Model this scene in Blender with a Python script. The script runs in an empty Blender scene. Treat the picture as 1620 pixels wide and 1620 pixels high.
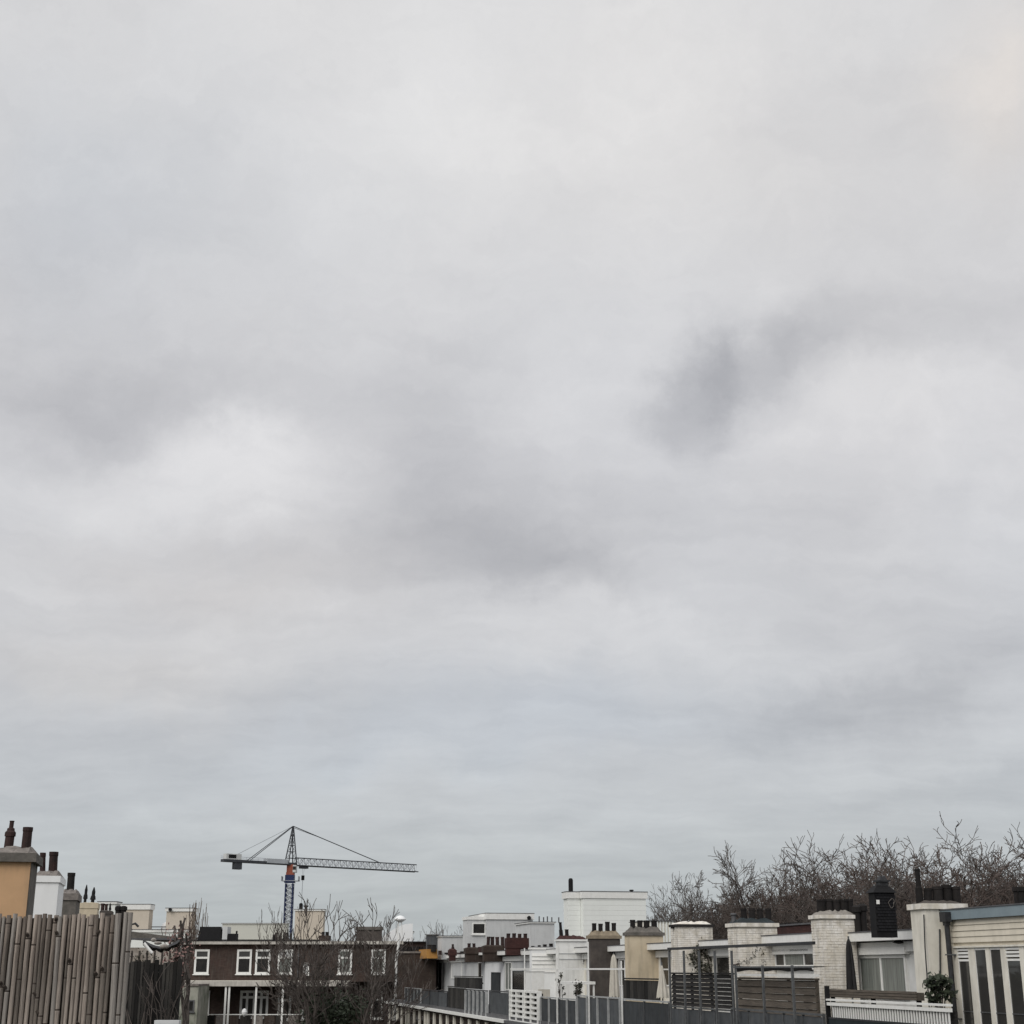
import bpy, math, random
from mathutils import Vector, Matrix
R=math.radians
random.seed(7)
# ------------------------------------------------------------------ camera
F=2275.0; HZ=1533.0; PITCH=math.atan((HZ-810)/F); EYE=13.0
cp,sp=math.cos(PITCH),math.sin(PITCH)
scene=bpy.context.scene
COL=scene.collection
cam_d=bpy.data.cameras.new('camera'); cam=bpy.data.objects.new('camera',cam_d); COL.objects.link(cam)
cam.location=(0,0,EYE); cam.rotation_euler=(math.pi/2+PITCH,0,0)
cam_d.sensor_width=36; cam_d.sensor_height=36; cam_d.lens=36*F/1620; cam_d.clip_start=0.1; cam_d.clip_end=6000
scene.camera=cam
scene.view_settings.view_transform='Standard'; scene.view_settings.look='None'
scene.view_settings.exposure=0; scene.view_settings.gamma=1; scene.view_settings.use_curve_mapping=False
def ray(px,py):
    a=(px-810)/F; b=(810-py)/F
    return Vector((a, cp-sp*b, sp+cp*b))
def proj(p):
    y=p.y*cp+p.z*sp; z=-p.y*sp+p.z*cp
    return 810+F*p.x/y, 810-F*z/y
# ------------------------------------------------------------------ sun + sky
SUN_EL,SUN_AZ=R(38),R(215)      # azimuth clockwise from +Y: behind the camera to the left
sun_d=bpy.data.lights.new('sun','SUN'); sun=bpy.data.objects.new('sun',sun_d); COL.objects.link(sun)
sun_d.energy=1.5; sun_d.angle=R(35); sun_d.color=(1,0.97,0.92)
sun.rotation_euler=(math.pi/2-SUN_EL,0,-SUN_AZ+math.pi)
sun.rotation_euler=Vector((-math.sin(SUN_AZ)*math.cos(SUN_EL),-math.cos(SUN_AZ)*math.cos(SUN_EL),-math.sin(SUN_EL))).to_track_quat('-Z','Y').to_euler()
world=bpy.data.worlds.new('World'); scene.world=world; world.use_nodes=True
nt=world.node_tree; N=nt.nodes; Lk=nt.links
for n in list(N): N.remove(n)
def nd(t,**k):
    n=N.new(t)
    for a,b in k.items(): setattr(n,a,b)
    return n
def inp(s,v):
    if isinstance(v,bpy.types.NodeSocket): Lk.new(v,s)
    else: s.default_value=v
def M(op,a,b=0.0,c=0.0):
    n=nd('ShaderNodeMath',operation=op); inp(n.inputs[0],a)
    if len(n.inputs)>1: inp(n.inputs[1],b)
    if op in('MULTIPLY_ADD','COMPARE'): inp(n.inputs[2],c)
    return n.outputs[0]
def VM(op,a,b=(0,0,0)):
    n=nd('ShaderNodeVectorMath',operation=op); inp(n.inputs[0],a)
    if op=='SCALE': inp(n.inputs[3],b)
    else: inp(n.inputs[1],b)
    return n.outputs['Value' if op=='DOT_PRODUCT' else 'Vector']
def NZ(vec,scale,detail=4,rough=.5):
    n=nd('ShaderNodeTexNoise'); Lk.new(vec,n.inputs['Vector']); n.inputs['Scale'].default_value=scale
    n.inputs['Detail'].default_value=detail; n.inputs['Roughness'].default_value=rough
    return n
tc=nd('ShaderNodeTexCoord'); dirv=tc.outputs['Generated']
w1=NZ(dirv,4.0,3); w2=NZ(dirv,12.0,8,.62)
warp=VM('ADD',dirv,VM('SCALE',VM('SUBTRACT',w1.outputs['Color'],(.5,.5,.5)),.09))
warp=VM('ADD',warp,VM('SCALE',VM('SUBTRACT',w2.outputs['Color'],(.5,.5,.5)),.085))
sepd=nd('ShaderNodeSeparateXYZ'); Lk.new(dirv,sepd.inputs[0])
el=M('MAXIMUM',sepd.outputs['Z'],0.0)
# blobs: px,py,rx,ry,angle,amp,sharp
BL=[(1092,640,72,92,-12,-.18,1),(1110,580,45,45,0,-.05,0),(1180,590,95,48,25,-.10,1),(1290,545,130,55,20,-.10,0),(1470,525,140,50,12,-.075,0),
 (330,770,230,65,0,.11,1),(470,740,130,70,10,.05,0),(180,650,230,60,-4,-.10,0),(90,600,170,90,0,-.03,0),(430,630,170,55,0,-.06,0),
 (150,340,260,150,20,-.055,0),(30,520,140,120,0,-.02,0),
 (830,880,230,80,8,-.13,0),(700,800,160,110,40,-.07,0),(880,930,130,45,0,-.05,1),(660,700,110,120,0,-.045,0),
 (1330,640,160,45,18,.045,0),(1480,700,170,90,0,.045,0),(1000,330,420,230,-15,.05,0),(1130,480,200,90,0,.03,0),
 (1600,120,75,70,0,.07,0),(620,250,330,170,0,.03,0),(110,360,170,110,0,-.03,0),(1560,420,120,100,0,-.02,0),
 (330,1020,360,60,-3,.05,0),(250,930,300,50,0,-.02,0),(120,1160,220,55,0,-.04,0),(30,1030,60,30,0,-.05,0),
 (1020,1005,330,45,-3,.07,0),(1450,1070,260,50,14,-.085,0),(1200,1130,220,40,12,-.06,0),(1560,980,140,50,10,.02,0),
 (300,1295,150,18,3,.05,0),(1500,1200,250,45,12,.05,0),(1420,1270,260,30,6,-.04,0),(660,1230,220,40,0,.06,0),(900,1310,360,30,0,.04,0),(500,1110,300,50,0,-.04,0)]
acc=0.0
for (px,py,rx,ry,an,amp,sh) in BL:
    c=ray(px,py).normalized(); r=Vector((c.y,-c.x,0)).normalized(); u=r.cross(c).normalized()
    ca,sa=math.cos(R(an)),math.sin(R(an))
    ax=(r*ca+u*sa); bx=(u*ca-r*sa)
    k=F/ (ray(px,py).length)
    a=VM('DOT_PRODUCT',warp,tuple(ax*(k/rx)));  b=VM('DOT_PRODUCT',warp,tuple(bx*(k/ry)))
    m2=M('MULTIPLY_ADD',b,b,M('MULTIPLY',a,a))
    if sh: m2=M('POWER',m2,1.7)
    acc=M('MULTIPLY_ADD',M('POWER',.3679,m2),amp*1.3,acc)
mask=nd('ShaderNodeMapRange'); mask.interpolation_type='SMOOTHSTEP'
Lk.new(sepd.outputs['Y'],mask.inputs[0]); mask.inputs[1].default_value=.1; mask.inputs[2].default_value=.5
acc=M('MULTIPLY',acc,mask.outputs[0])
# planar cloud deck streaks
comb=nd('ShaderNodeCombineXYZ'); Lk.new(sepd.outputs['X'],comb.inputs[0]); Lk.new(sepd.outputs['Y'],comb.inputs[1])
inv=M('DIVIDE',1.0,M('ADD',el,.16))
plan=VM('SCALE',comb.outputs[0],inv)
na=NZ(plan,1.5,5,.5); nb=NZ(warp,6.0,9,.6)
rotm=nd('ShaderNodeMapping'); Lk.new(VM('ADD',plan,VM('SCALE',w2.outputs['Color'],.35)),rotm.inputs[0]); rotm.inputs['Rotation'].default_value=(0,0,R(12)); rotm.inputs['Scale'].default_value=(1.0,2.0,1)
nc=NZ(rotm.outputs[0],2.6,8,.6)
det=M('MULTIPLY',M('SUBTRACT',na.outputs['Fac'],.5),.16)
det=M('MULTIPLY_ADD',M('SUBTRACT',nb.outputs['Fac'],.5),.17,det)
det=M('MULTIPLY_ADD',M('SUBTRACT',nc.outputs['Fac'],.5),.34,det)
fac=M('ADD',M('ADD',acc,det),1.0)
ramp=nd('ShaderNodeValToRGB'); Lk.new(el,ramp.inputs[0]); cr=ramp.color_ramp
stops=[(0,(.46,.495,.50)),(.04,(.485,.52,.53)),(.10,(.535,.56,.58)),(.15,(.575,.59,.61)),(.22,(.61,.615,.63)),(.34,(.645,.645,.66)),(.5,(.68,.681,.688)),(.62,(.695,.695,.70)),(1,(1.0,1.0,1.02))]
cr.elements[0].position=0; cr.elements[0].color=(*stops[0][1],1); cr.elements[1].position=1; cr.elements[1].color=(*stops[-1][1],1)
for p,c in stops[1:-1]:
    e=cr.elements.new(p); e.color=(*c,1)
cb_=nd('ShaderNodeCombineXYZ'); Lk.new(M('POWER',fac,1.06),cb_.inputs[0]); Lk.new(M('POWER',fac,1.04),cb_.inputs[1]); Lk.new(M('POWER',fac,.97),cb_.inputs[2])
cloud=VM('MULTIPLY',ramp.outputs[0],cb_.outputs[0])
# faint warm / cool drift between cloud layers
hue=NZ(warp,3.2,2); mixh=nd('ShaderNodeMix',data_type='RGBA'); Lk.new(hue.outputs['Fac'],mixh.inputs[0])
mixh.inputs[6].default_value=(1.02,1.0,.985,1); mixh.inputs[7].default_value=(.983,.997,1.018,1)
cloud=VM('MULTIPLY',cloud,mixh.outputs[2])
sky=nd('ShaderNodeTexSky',sky_type='NISHITA'); sky.sun_disc=False; sky.sun_elevation=SUN_EL; sky.sun_rotation=SUN_AZ; sky.air_density=1; sky.dust_density=3
wa=0.0
for (px,py,rx,ry,amp) in ((1610,120,90,110,.045),(200,1050,230,60,.03),(330,920,260,60,.02),(1100,200,300,200,.012),(870,1130,300,70,-.03),(560,1190,200,50,-.02),(150,330,220,160,-.02)):
    c=ray(px,py).normalized(); rr_=Vector((c.y,-c.x,0)).normalized(); uu=rr_.cross(c).normalized(); k=F/ray(px,py).length
    a=VM('DOT_PRODUCT',warp,tuple(rr_*(k/rx))); b=VM('DOT_PRODUCT',warp,tuple(uu*(k/ry)))
    wa=M('MULTIPLY_ADD',M('POWER',.3679,M('MULTIPLY_ADD',b,b,M('MULTIPLY',a,a))),amp,wa)
wa=M('MULTIPLY',wa,mask.outputs[0])
cw=nd('ShaderNodeCombineXYZ'); Lk.new(M('ADD',wa,1.0),cw.inputs[0]); cw.inputs[1].default_value=1.0; Lk.new(M('SUBTRACT',1.0,wa),cw.inputs[2])
cloud=VM('MULTIPLY',cloud,cw.outputs[0])
skys=VM('SCALE',sky.outputs[0],.1)
mx=nd('ShaderNodeMix',data_type='RGBA'); mx.inputs[0].default_value=.95; Lk.new(skys,mx.inputs[6]); Lk.new(cloud,mx.inputs[7])
# Background strength 0.1 (physically bright sky), cloud layer brought to the same scale
bg=nd('ShaderNodeBackground'); bg.inputs[1].default_value=0.1
Lk.new(VM('SCALE',mx.outputs[2],10.0),bg.inputs[0])
out=nd('ShaderNodeOutputWorld'); Lk.new(bg.outputs[0],out.inputs[0])

# ------------------------------------------------------------------ materials
MATS={}
def mat(name,c1,c2=None,scale=3.0,rough=.8,bump=.0,kind='noise',stretch=(1,1,1),var=0.0,metal=0.0,stain=0.0,spec=.3,bscale=None):
    if name in MATS: return MATS[name]
    m=bpy.data.materials.new(name); m.use_nodes=True; t=m.node_tree; b=t.nodes['Principled BSDF']
    c2=c2 or tuple(x*.8 for x in c1)
    b.inputs['Roughness'].default_value=rough; b.inputs['Metallic'].default_value=metal
    b.inputs['Specular IOR Level'].default_value=spec
    def n(ty,**k):
        q=t.nodes.new(ty)
        for a,v in k.items(): setattr(q,a,v)
        return q
    def mixc(f,a,bb,mode='MIX'):
        q=n('ShaderNodeMix',data_type='RGBA',blend_type=mode)
        for i,v in ((0,f),(6,a),(7,bb)):
            if isinstance(v,bpy.types.NodeSocket): t.links.new(v,q.inputs[i])
            else: q.inputs[i].default_value=v if i==0 else (*v[:3],1)
        return q.outputs[2]
    tcn=n('ShaderNodeTexCoord'); geo=n('ShaderNodeNewGeometry')
    mp=n('ShaderNodeMapping'); t.links.new(tcn.outputs['Object'],mp.inputs[0]); mp.inputs['Scale'].default_value=stretch
    no=n('ShaderNodeTexNoise'); t.links.new(mp.outputs[0],no.inputs[0]); no.inputs['Scale'].default_value=scale; no.inputs['Detail'].default_value=6; no.inputs['Roughness'].default_value=.65
    rg=n('ShaderNodeMapRange'); t.links.new(no.outputs['Fac'],rg.inputs[0]); rg.inputs[1].default_value=.35; rg.inputs[2].default_value=.65
    col=mixc(rg.outputs[0],c1,c2)
    hgt=no.outputs['Fac']
    if kind=='brick':
        sx=n('ShaderNodeSeparateXYZ'); t.links.new(tcn.outputs['Object'],sx.inputs[0])
        ad=n('ShaderNodeMath',operation='ADD'); t.links.new(sx.outputs[0],ad.inputs[0]); t.links.new(sx.outputs[1],ad.inputs[1])
        cb=n('ShaderNodeCombineXYZ'); t.links.new(ad.outputs[0],cb.inputs[0]); t.links.new(sx.outputs[2],cb.inputs[1])
        br=n('ShaderNodeTexBrick'); t.links.new(cb.outputs[0],br.inputs[0]); br.inputs['Scale'].default_value=1
        br.inputs['Brick Width'].default_value=.22; br.inputs['Row Height'].default_value=.07; br.inputs['Mortar Size'].default_value=.008
        br.inputs['Mortar Smooth'].default_value=.2; br.inputs['Bias'].default_value=0
        t.links.new(col,br.inputs['Color1']); t.links.new(mixc(1.0,col,(.75,.7,.72),'MULTIPLY'),br.inputs['Color2'])
        mc=[x*bscale if bscale else x*.6 for x in c1]; br.inputs['Mortar'].default_value=(*mc,1)
        col=br.outputs['Color']
        iv=n('ShaderNodeMath',operation='SUBTRACT'); iv.inputs[0].default_value=1; t.links.new(br.outputs['Fac'],iv.inputs[1]); hgt=iv.outputs[0]
    if stain:
        mp2=n('ShaderNodeMapping'); t.links.new(tcn.outputs['Object'],mp2.inputs[0]); mp2.inputs['Scale'].default_value=(5,5,.7)
        n2=n('ShaderNodeTexNoise'); t.links.new(mp2.outputs[0],n2.inputs[0]); n2.inputs['Scale'].default_value=1.3; n2.inputs['Detail'].default_value=5
        r2=n('ShaderNodeMapRange'); t.links.new(n2.outputs['Fac'],r2.inputs[0]); r2.inputs[1].default_value=.48; r2.inputs[2].default_value=.72; r2.inputs[4].default_value=stain
        col=mixc(r2.outputs[0],col,(.12,.115,.1))
    if var:
        oi=n('ShaderNodeObjectInfo'); rr=n('ShaderNodeMapRange'); t.links.new(oi.outputs['Random'],rr.inputs[0]); rr.inputs[3].default_value=1-var; rr.inputs[4].default_value=1+var
        h=n('ShaderNodeHueSaturation'); t.links.new(rr.outputs[0],h.inputs['Value']); t.links.new(col,h.inputs['Color']); col=h.outputs[0]
    t.links.new(col,b.inputs['Base Color'])
    if bump:
        bm=n('ShaderNodeBump'); bm.inputs['Strength'].default_value=bump; bm.inputs['Distance'].default_value=.02
        t.links.new(hgt,bm.inputs['Height']); t.links.new(bm.outputs[0],b.inputs['Normal'])
    MATS[name]=m; return m
white=mat('white_paint',(.84,.84,.82),(.74,.74,.71),2.5,.6,.1,stain=.16)
white2=mat('clean_white_paint',(.87,.88,.88),(.82,.83,.83),1.5,.55,.05,stain=.04)
cleanwhite=mat('white_trim',(.85,.85,.83),(.77,.77,.74),6,.5,stain=.06)
offwhite=mat('off_white_render',(.80,.77,.69),(.68,.65,.57),2.2,.85,.3,stain=.18)
whitebrick=mat('white_painted_brick',(.85,.82,.77),(.66,.61,.52),4,.8,.5,stain=.38)
whitebrick2=mat('pale_painted_brick_wall',(.74,.73,.68),(.62,.61,.56),3,.8,.8,kind='brick',stain=.3,bscale=.62)
jointm=mat('painted_joint',(.66,.63,.57),(.45,.42,.36),3,.95,.3)
mortar=mat('grey_mortar',(.30,.28,.25),(.22,.2,.18),8,.9,.5)
beige=mat('beige_render',(.64,.55,.41),(.52,.44,.32),1.2,.85,.3,stain=.25)
cream=mat('cream_render',(.66,.57,.42),(.58,.5,.37),2,.8,.2,stain=.2)
orange=mat('orange_render',(.60,.38,.215),(.50,.32,.18),.9,.8,.15,stain=.2)
greyconc=mat('grey_cement',(.17,.155,.14),(.10,.095,.085),5,.95,.8)
lightconc=mat('pale_cement',(.25,.225,.205),(.14,.125,.115),6,.95,.8)
brownconc=mat('soot_brown_render',(.10,.085,.075),(.06,.052,.048),2.0,.9,.4,stain=.3)
tancap=mat('tan_cement',(.30,.25,.18),(.2,.165,.12),5,.95,.7)
redpot=mat('dark_red_clay',(.05,.024,.022),(.022,.014,.013),6,.75,.3,var=.25)
blackpot=mat('sooty_clay',(.02,.017,.016),(.011,.01,.01),8,.85,.3,var=.3)
black=mat('black_metal',(.005,.005,.006),(.009,.009,.01),5,.75)
blackslate=mat('black_slate',(.006,.006,.008),(.011,.011,.013),4,.8,.3,var=.35)
dirtywhite=mat('dirty_white_paint',(.42,.43,.43),(.3,.31,.31),5,.6,stain=.2)
cornice=mat('weathered_cornice_paint',(.60,.57,.52),(.42,.40,.36),1.5,.7,.2,stain=.3)
brick=mat('dark_purple_brown_brick',(.088,.060,.050),(.045,.034,.029),1.2,.9,.4,kind='brick',stain=.35)
brick2=mat('dark_brown_brick',(.07,.05,.04),(.042,.032,.027),1.2,.9,.4,kind='brick',stain=.3)
redbrick=mat('dark_red_brick',(.08,.036,.032),(.045,.024,.022),2,.9,.4,kind='brick')
zinc=mat('blue_grey_zinc',(.24,.30,.33),(.20,.255,.285),2,.45,metal=.0,stain=.1)
siding=mat('cream_siding_paint',(.70,.645,.54),(.63,.58,.48),3,.6,.1,var=.05,stain=.12)
greypanel=mat('grey_blue_panel',(.085,.092,.10),(.05,.056,.062),2.5,.6,.2,stain=.25,var=.15)
darkpanel=mat('charcoal_panel',(.045,.05,.055),(.025,.028,.032),2.5,.7,.2,stain=.2,var=.2)
tealpanel=mat('dark_teal_wall',(.02,.03,.034),(.012,.018,.02),4,.7,.2)
darkwood=mat('dark_weathered_wood',(.04,.037,.033),(.018,.017,.016),5,.9,.5,stretch=(3,3,.6),var=.7)
brownwood=mat('brown_grey_wood',(.12,.10,.08),(.07,.06,.05),5,.85,.5,stretch=(3,.6,6),var=.3)
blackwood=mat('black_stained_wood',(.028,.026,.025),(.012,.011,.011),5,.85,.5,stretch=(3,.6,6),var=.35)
steel=mat('galvanised_steel',(.17,.175,.18),(.10,.105,.11),8,.45,metal=.5)
darksteel=mat('dark_steel',(.05,.052,.055),(.03,.03,.033),8,.5,metal=.3)
lead=mat('grey_lead',(.12,.12,.125),(.08,.08,.085),4,.6)
bamboo=mat('dry_bamboo',(.42,.36,.31),(.14,.115,.098),10,.75,.6,stretch=(7,7,.35),var=.36,stain=.45)
bamboo_old=mat('mouldy_bamboo',(.24,.20,.17),(.07,.06,.052),8,.8,.7,stretch=(8,8,.5),var=.3,stain=.6)
bamboo_grey=mat('silvery_bamboo',(.40,.37,.335),(.19,.17,.155),10,.75,.6,stretch=(7,7,.35),var=.2,stain=.3)
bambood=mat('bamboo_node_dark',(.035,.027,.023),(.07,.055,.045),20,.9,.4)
bark=mat('grey_brown_bark',(.125,.107,.096),(.052,.044,.04),3,.95,.5)
barkred=mat('reddish_twigs',(.135,.106,.094),(.062,.049,.043),2,.95)
barkpale=mat('pale_poplar_twigs',(.22,.17,.13),(.13,.10,.08),2,.95)
leafm=mat('dark_evergreen_leaf',(.022,.032,.018),(.04,.05,.03),5,.6,var=.2)
ivym=mat('ivy_leaf',(.03,.036,.022),(.055,.05,.035),5,.6)
pinkleaf=mat('withered_pink_leaf',(.34,.22,.20),(.2,.12,.11),5,.8)
farcream=mat('far_cream_render',(.62,.55,.46),(.57,.51,.43),.6,.85,stain=.08)
farbeige=mat('far_pale_beige_render',(.62,.62,.56),(.59,.59,.54),.3,.85)
farwhite=mat('far_white_siding',(.84,.86,.83),(.79,.81,.78),.8,.7,stain=.03)
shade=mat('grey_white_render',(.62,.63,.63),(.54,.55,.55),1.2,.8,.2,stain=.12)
roofm=mat('bitumen_roof',(.04,.04,.042),(.07,.07,.068),.6,.95,.3)
fabric=mat('off_white_canvas',(.6,.57,.5),(.5,.47,.41),3,.9,.2,stain=.15)
tarp=mat('black_tarpaulin',(.009,.009,.01),(.02,.019,.019),3,.6,.3)
sack=mat('pale_sacking',(.42,.4,.37),(.2,.18,.16),4,.9,.4)
curtain=mat('pale_curtain',(.55,.56,.52),(.42,.43,.4),2,.9,stretch=(9,9,.3))
ground_m=mat('garden_soil_and_grass',(.05,.06,.03),(.09,.075,.055),.15,1,.4)
craneblue=mat('crane_navy_paint',(.02,.035,.11),(.015,.025,.08),3,.5)
cranewhite=mat('crane_pale_paint',(.50,.53,.56),(.4,.42,.45),1,.5)
cranegrey=mat('crane_dark_grey_steel',(.06,.065,.075),(.04,.043,.05),1,.5)
cranered=mat('crane_orange_red_paint',(.36,.10,.06),(.28,.08,.05),2,.5)
orangecloth=mat('orange_sheet',(.42,.22,.06),(.34,.17,.05),2,.8)
mossy=mat('moss_green_plaster',(.42,.41,.36),(.15,.17,.13),.7,.9,.2,stain=.4)
gl=bpy.data.materials.new('window_glass'); gl.use_nodes=True; g=gl.node_tree.nodes['Principled BSDF']
g.inputs['Base Color'].default_value=(.045,.044,.042,1); g.inputs['Roughness'].default_value=.06; g.inputs['Specular IOR Level'].default_value=.6
glass=gl
gc=mat('glass_before_curtain',(.25,.27,.25),(.13,.14,.13),2.5,.15,stretch=(7,7,.3))
gd=mat('dark_interior_glass',(.012,.012,.012),(.03,.028,.026),2.5,.12)

# ------------------------------------------------------------------ mesh builder
ALPHA=None
def vec_frame(a): return Vector((math.cos(a),math.sin(a),0)),Vector((-math.sin(a),math.cos(a),0))
_v=ray(286,HZ); ALPHA=math.atan2(-_v.x,_v.y)
def hit(px,py,a,ax,val):
    """where the sight line through a photo pixel meets the plane x'=val or y'=val of a frame turned by a; z is relative to the eye"""
    r=ray(px,py); e1,e2=vec_frame(a); c=(r.dot(e1),r.dot(e2))
    t=val/(c[0] if ax=='x' else c[1])
    return Vector((c[0]*t,c[1]*t,r.z*t))
class MB:
    def __init__(s): s.v=[];s.f=[];s.mi=[];s.cur=0
    def add(s,vs,fs):
        o=len(s.v); s.v+=[tuple(p) for p in vs]; s.f+=[tuple(i+o for i in f) for f in fs]; s.mi+=[s.cur]*len(fs); return s
    def box(s,x0,x1,y0,y1,z0,z1,tx=0,ty=0):
        if x0>x1:x0,x1=x1,x0
        if y0>y1:y0,y1=y1,y0
        if z0>z1:z0,z1=z1,z0
        vs=[(x0,y0,z0),(x1,y0,z0),(x1,y1,z0),(x0,y1,z0),(x0+tx,y0+ty,z1),(x1-tx,y0+ty,z1),(x1-tx,y1-ty,z1),(x0+tx,y1-ty,z1)]
        return s.add(vs,[(0,3,2,1),(4,5,6,7),(0,1,5,4),(1,2,6,5),(2,3,7,6),(3,0,4,7)])
    def tube(s,pts,rads,n=6,cap=True):
        pts=[Vector(p) for p in pts]; vs=[];fs=[]
        if not hasattr(rads,'__len__'): rads=[rads]*len(pts)
        for i,p in enumerate(pts):
            d=(pts[min(i+1,len(pts)-1)]-pts[max(i-1,0)])
            d=d.normalized() if d.length>1e-9 else Vector((0,0,1))
            h=Vector((0,0,1)) if abs(d.z)<.9 else Vector((1,0,0))
            a=d.cross(h).normalized(); b=d.cross(a)
            for k in range(n):
                th=2*math.pi*k/n; vs.append(p+(a*math.cos(th)+b*math.sin(th))*rads[i])
        for i in range(len(pts)-1):
            for k in range(n):
                k2=(k+1)%n; fs.append((i*n+k,i*n+k2,(i+1)*n+k2,(i+1)*n+k))
        if cap: fs.append(tuple(range(n))[::-1]); fs.append(tuple(range((len(pts)-1)*n,len(pts)*n)))
        return s.add(vs,fs)
    def lathe(s,x,y,prof,n=12):
        return s.tube_z(x,y,prof,n)
    def tube_z(s,x,y,prof,n):
        vs=[];fs=[]
        for (r,z) in prof:
            for k in range(n):
                th=2*math.pi*(k+.5)/n; vs.append((x+r*math.cos(th),y+r*math.sin(th),z))
        for i in range(len(prof)-1):
            for k in range(n):
                k2=(k+1)%n; fs.append((i*n+k,i*n+k2,(i+1)*n+k2,(i+1)*n+k))
        fs.append(tuple(range(n))[::-1]); fs.append(tuple(range((len(prof)-1)*n,len(prof)*n)))
        return s.add(vs,fs)
    def leaf(s,p,size,rng):
        a=Vector((rng.gauss(0,1),rng.gauss(0,1),rng.gauss(0,1))).normalized(); b=a.orthogonal().normalized()*size*.55; a=a*size
        p=Vector(p); return s.add([p-a,p+b,p+a,p-b],[(0,1,2,3)])
    def mesh(s,name,mats,org=(0,0,0),fix=True,smooth=False):
        me=bpy.data.meshes.new(name); ox,oy,oz=org
        me.from_pydata([(x-ox,y-oy,z-oz) for x,y,z in s.v],[],s.f)
        for m in (mats if isinstance(mats,(list,tuple)) else [mats]): me.materials.append(m)
        if any(s.mi): me.polygons.foreach_set('material_index',s.mi)
        if smooth: me.polygons.foreach_set('use_smooth',[True]*len(me.polygons))
        me.update(); return me
def tag(o,label=None,cat=None,group=None,kind=None):
    if label:o['label']=label
    if cat:o['category']=cat
    if group:o['group']=group
    if kind:o['kind']=kind
    return o
class T:
    """a thing: an empty at its base in a frame turned by a; z relative to the eye"""
    def __init__(s,name,label,cat,org,a=0.0,group=None):
        s.org=Vector(org); s.a=a; o=bpy.data.objects.new(name,None); COL.objects.link(o); o.empty_display_size=.2
        e1,e2=vec_frame(a); w=e1*s.org.x+e2*s.org.y; o.location=(w.x,w.y,s.org.z+EYE); o.rotation_euler=(0,0,a)
        tag(o,label,cat,group); s.o=o
    def part(s,name,mb,m,parent=None,label=None,kind=None,smooth=False):
        me=mb.mesh(name,m,s.org,smooth=smooth); o=bpy.data.objects.new(name,me); COL.objects.link(o); o.parent=parent or s.o
        if label:o['label']=label
        if kind:o['kind']=kind
        return o
    def dup(s,src,off,rot=None,scale=None):
        o=src.copy(); COL.objects.link(o); o.location=Vector(off)
        if rot:o.rotation_euler=rot
        if scale:o.scale=scale
        return o
def solo(name,mb,m,label,cat,org,a=0.0,group=None,kind=None,smooth=False):
    me=mb.mesh(name,m,org,smooth=smooth); o=bpy.data.objects.new(name,me); COL.objects.link(o)
    e1,e2=vec_frame(a); w=e1*org[0]+e2*org[1]; o.location=(w.x,w.y,org[2]+EYE); o.rotation_euler=(0,0,a)
    return tag(o,label,cat,group,kind)
A=ALPHA
def HX(px,py,d,a=None): return hit(px,py,A if a is None else a,'x',d)
def HY(px,py,s,a=None): return hit(px,py,A if a is None else a,'y',s)
# plane boxes: plane ax=val, facing the negative axis; a0..a1 along, o0..o1 outward
def pbox(mb,ax,val,a0,a1,z0,z1,o0,o1):
    if ax=='x': mb.box(val-o1,val-o0,a0,a1,z0,z1)
    else: mb.box(a0,a1,val-o1,val-o0,z0,z1)
def rect(ax,val,px0,px1,yt,yb,a):
    """photo rectangle on a plane; heights are read at its left edge"""
    i=1 if ax=='x' else 0
    ym=(yt+yb)/2
    p0=hit(px0,ym,a,ax,val)[i]; p1=hit(px1,ym,a,ax,val)[i]
    return min(p0,p1),max(p0,p1),hit(px0,yb,a,ax,val).z,hit(px0,yt,a,ax,val).z
def window(t,ax,val,a0,a1,z0,z1,cols=1,rows=(),fw=.06,fm=None,gm=None,sill=True,name='window',label=None,out=.05):
    """frame with mullions (part), each pane a sub-part"""
    fm=fm or cleanwhite; gm=gm or glass
    mb=MB(); w=fw
    pbox(mb,ax,val,a0,a0+w,z0,z1,-.02,out); pbox(mb,ax,val,a1-w,a1,z0,z1,-.02,out)
    pbox(mb,ax,val,a0+w,a1-w,z1-w,z1,-.02,out); pbox(mb,ax,val,a0+w,a1-w,z0,z0+w,-.02,out)
    ia0,ia1=a0+w,a1-w; iz=[z0+w]+[z0+(z1-z0)*r for r in rows]+[z1-w]
    cs=[ia0+(ia1-ia0)*k/cols for k in range(cols+1)] if not hasattr(cols,'__len__') else [ia0]+[a0+(a1-a0)*c for c in cols]+[ia1]
    for c in cs[1:-1]: pbox(mb,ax,val,c-w*.5,c+w*.5,z0+w,z1-w,-.02,out*.92)
    for r in iz[1:-1]: pbox(mb,ax,val,ia0,ia1,r-w*.5,r+w*.5,-.02,out*.85)
    if sill: pbox(mb,ax,val,a0-.06,a1+.06,z0-.07,z0-.002,-.02,out+.07)
    f=t.part(name,mb,fm,label=label)
    gms=gm if isinstance(gm,(list,tuple)) else [gm]; k=0
    for i in range(len(cs)-1):
        for j in range(len(iz)-1):
            c0=cs[i]+(w*.5 if i else 0); c1=cs[i+1]-(w*.5 if i<len(cs)-2 else 0)
            r0=iz[j]+(w*.5 if j else 0); r1=iz[j+1]-(w*.5 if j<len(iz)-2 else 0)
            q=MB(); pbox(q,ax,val,c0+.001,c1-.001,r0+.001,r1-.001,.004,.018); t.part('pane',q,gms[k%len(gms)],parent=f); k+=1
    return f
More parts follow.
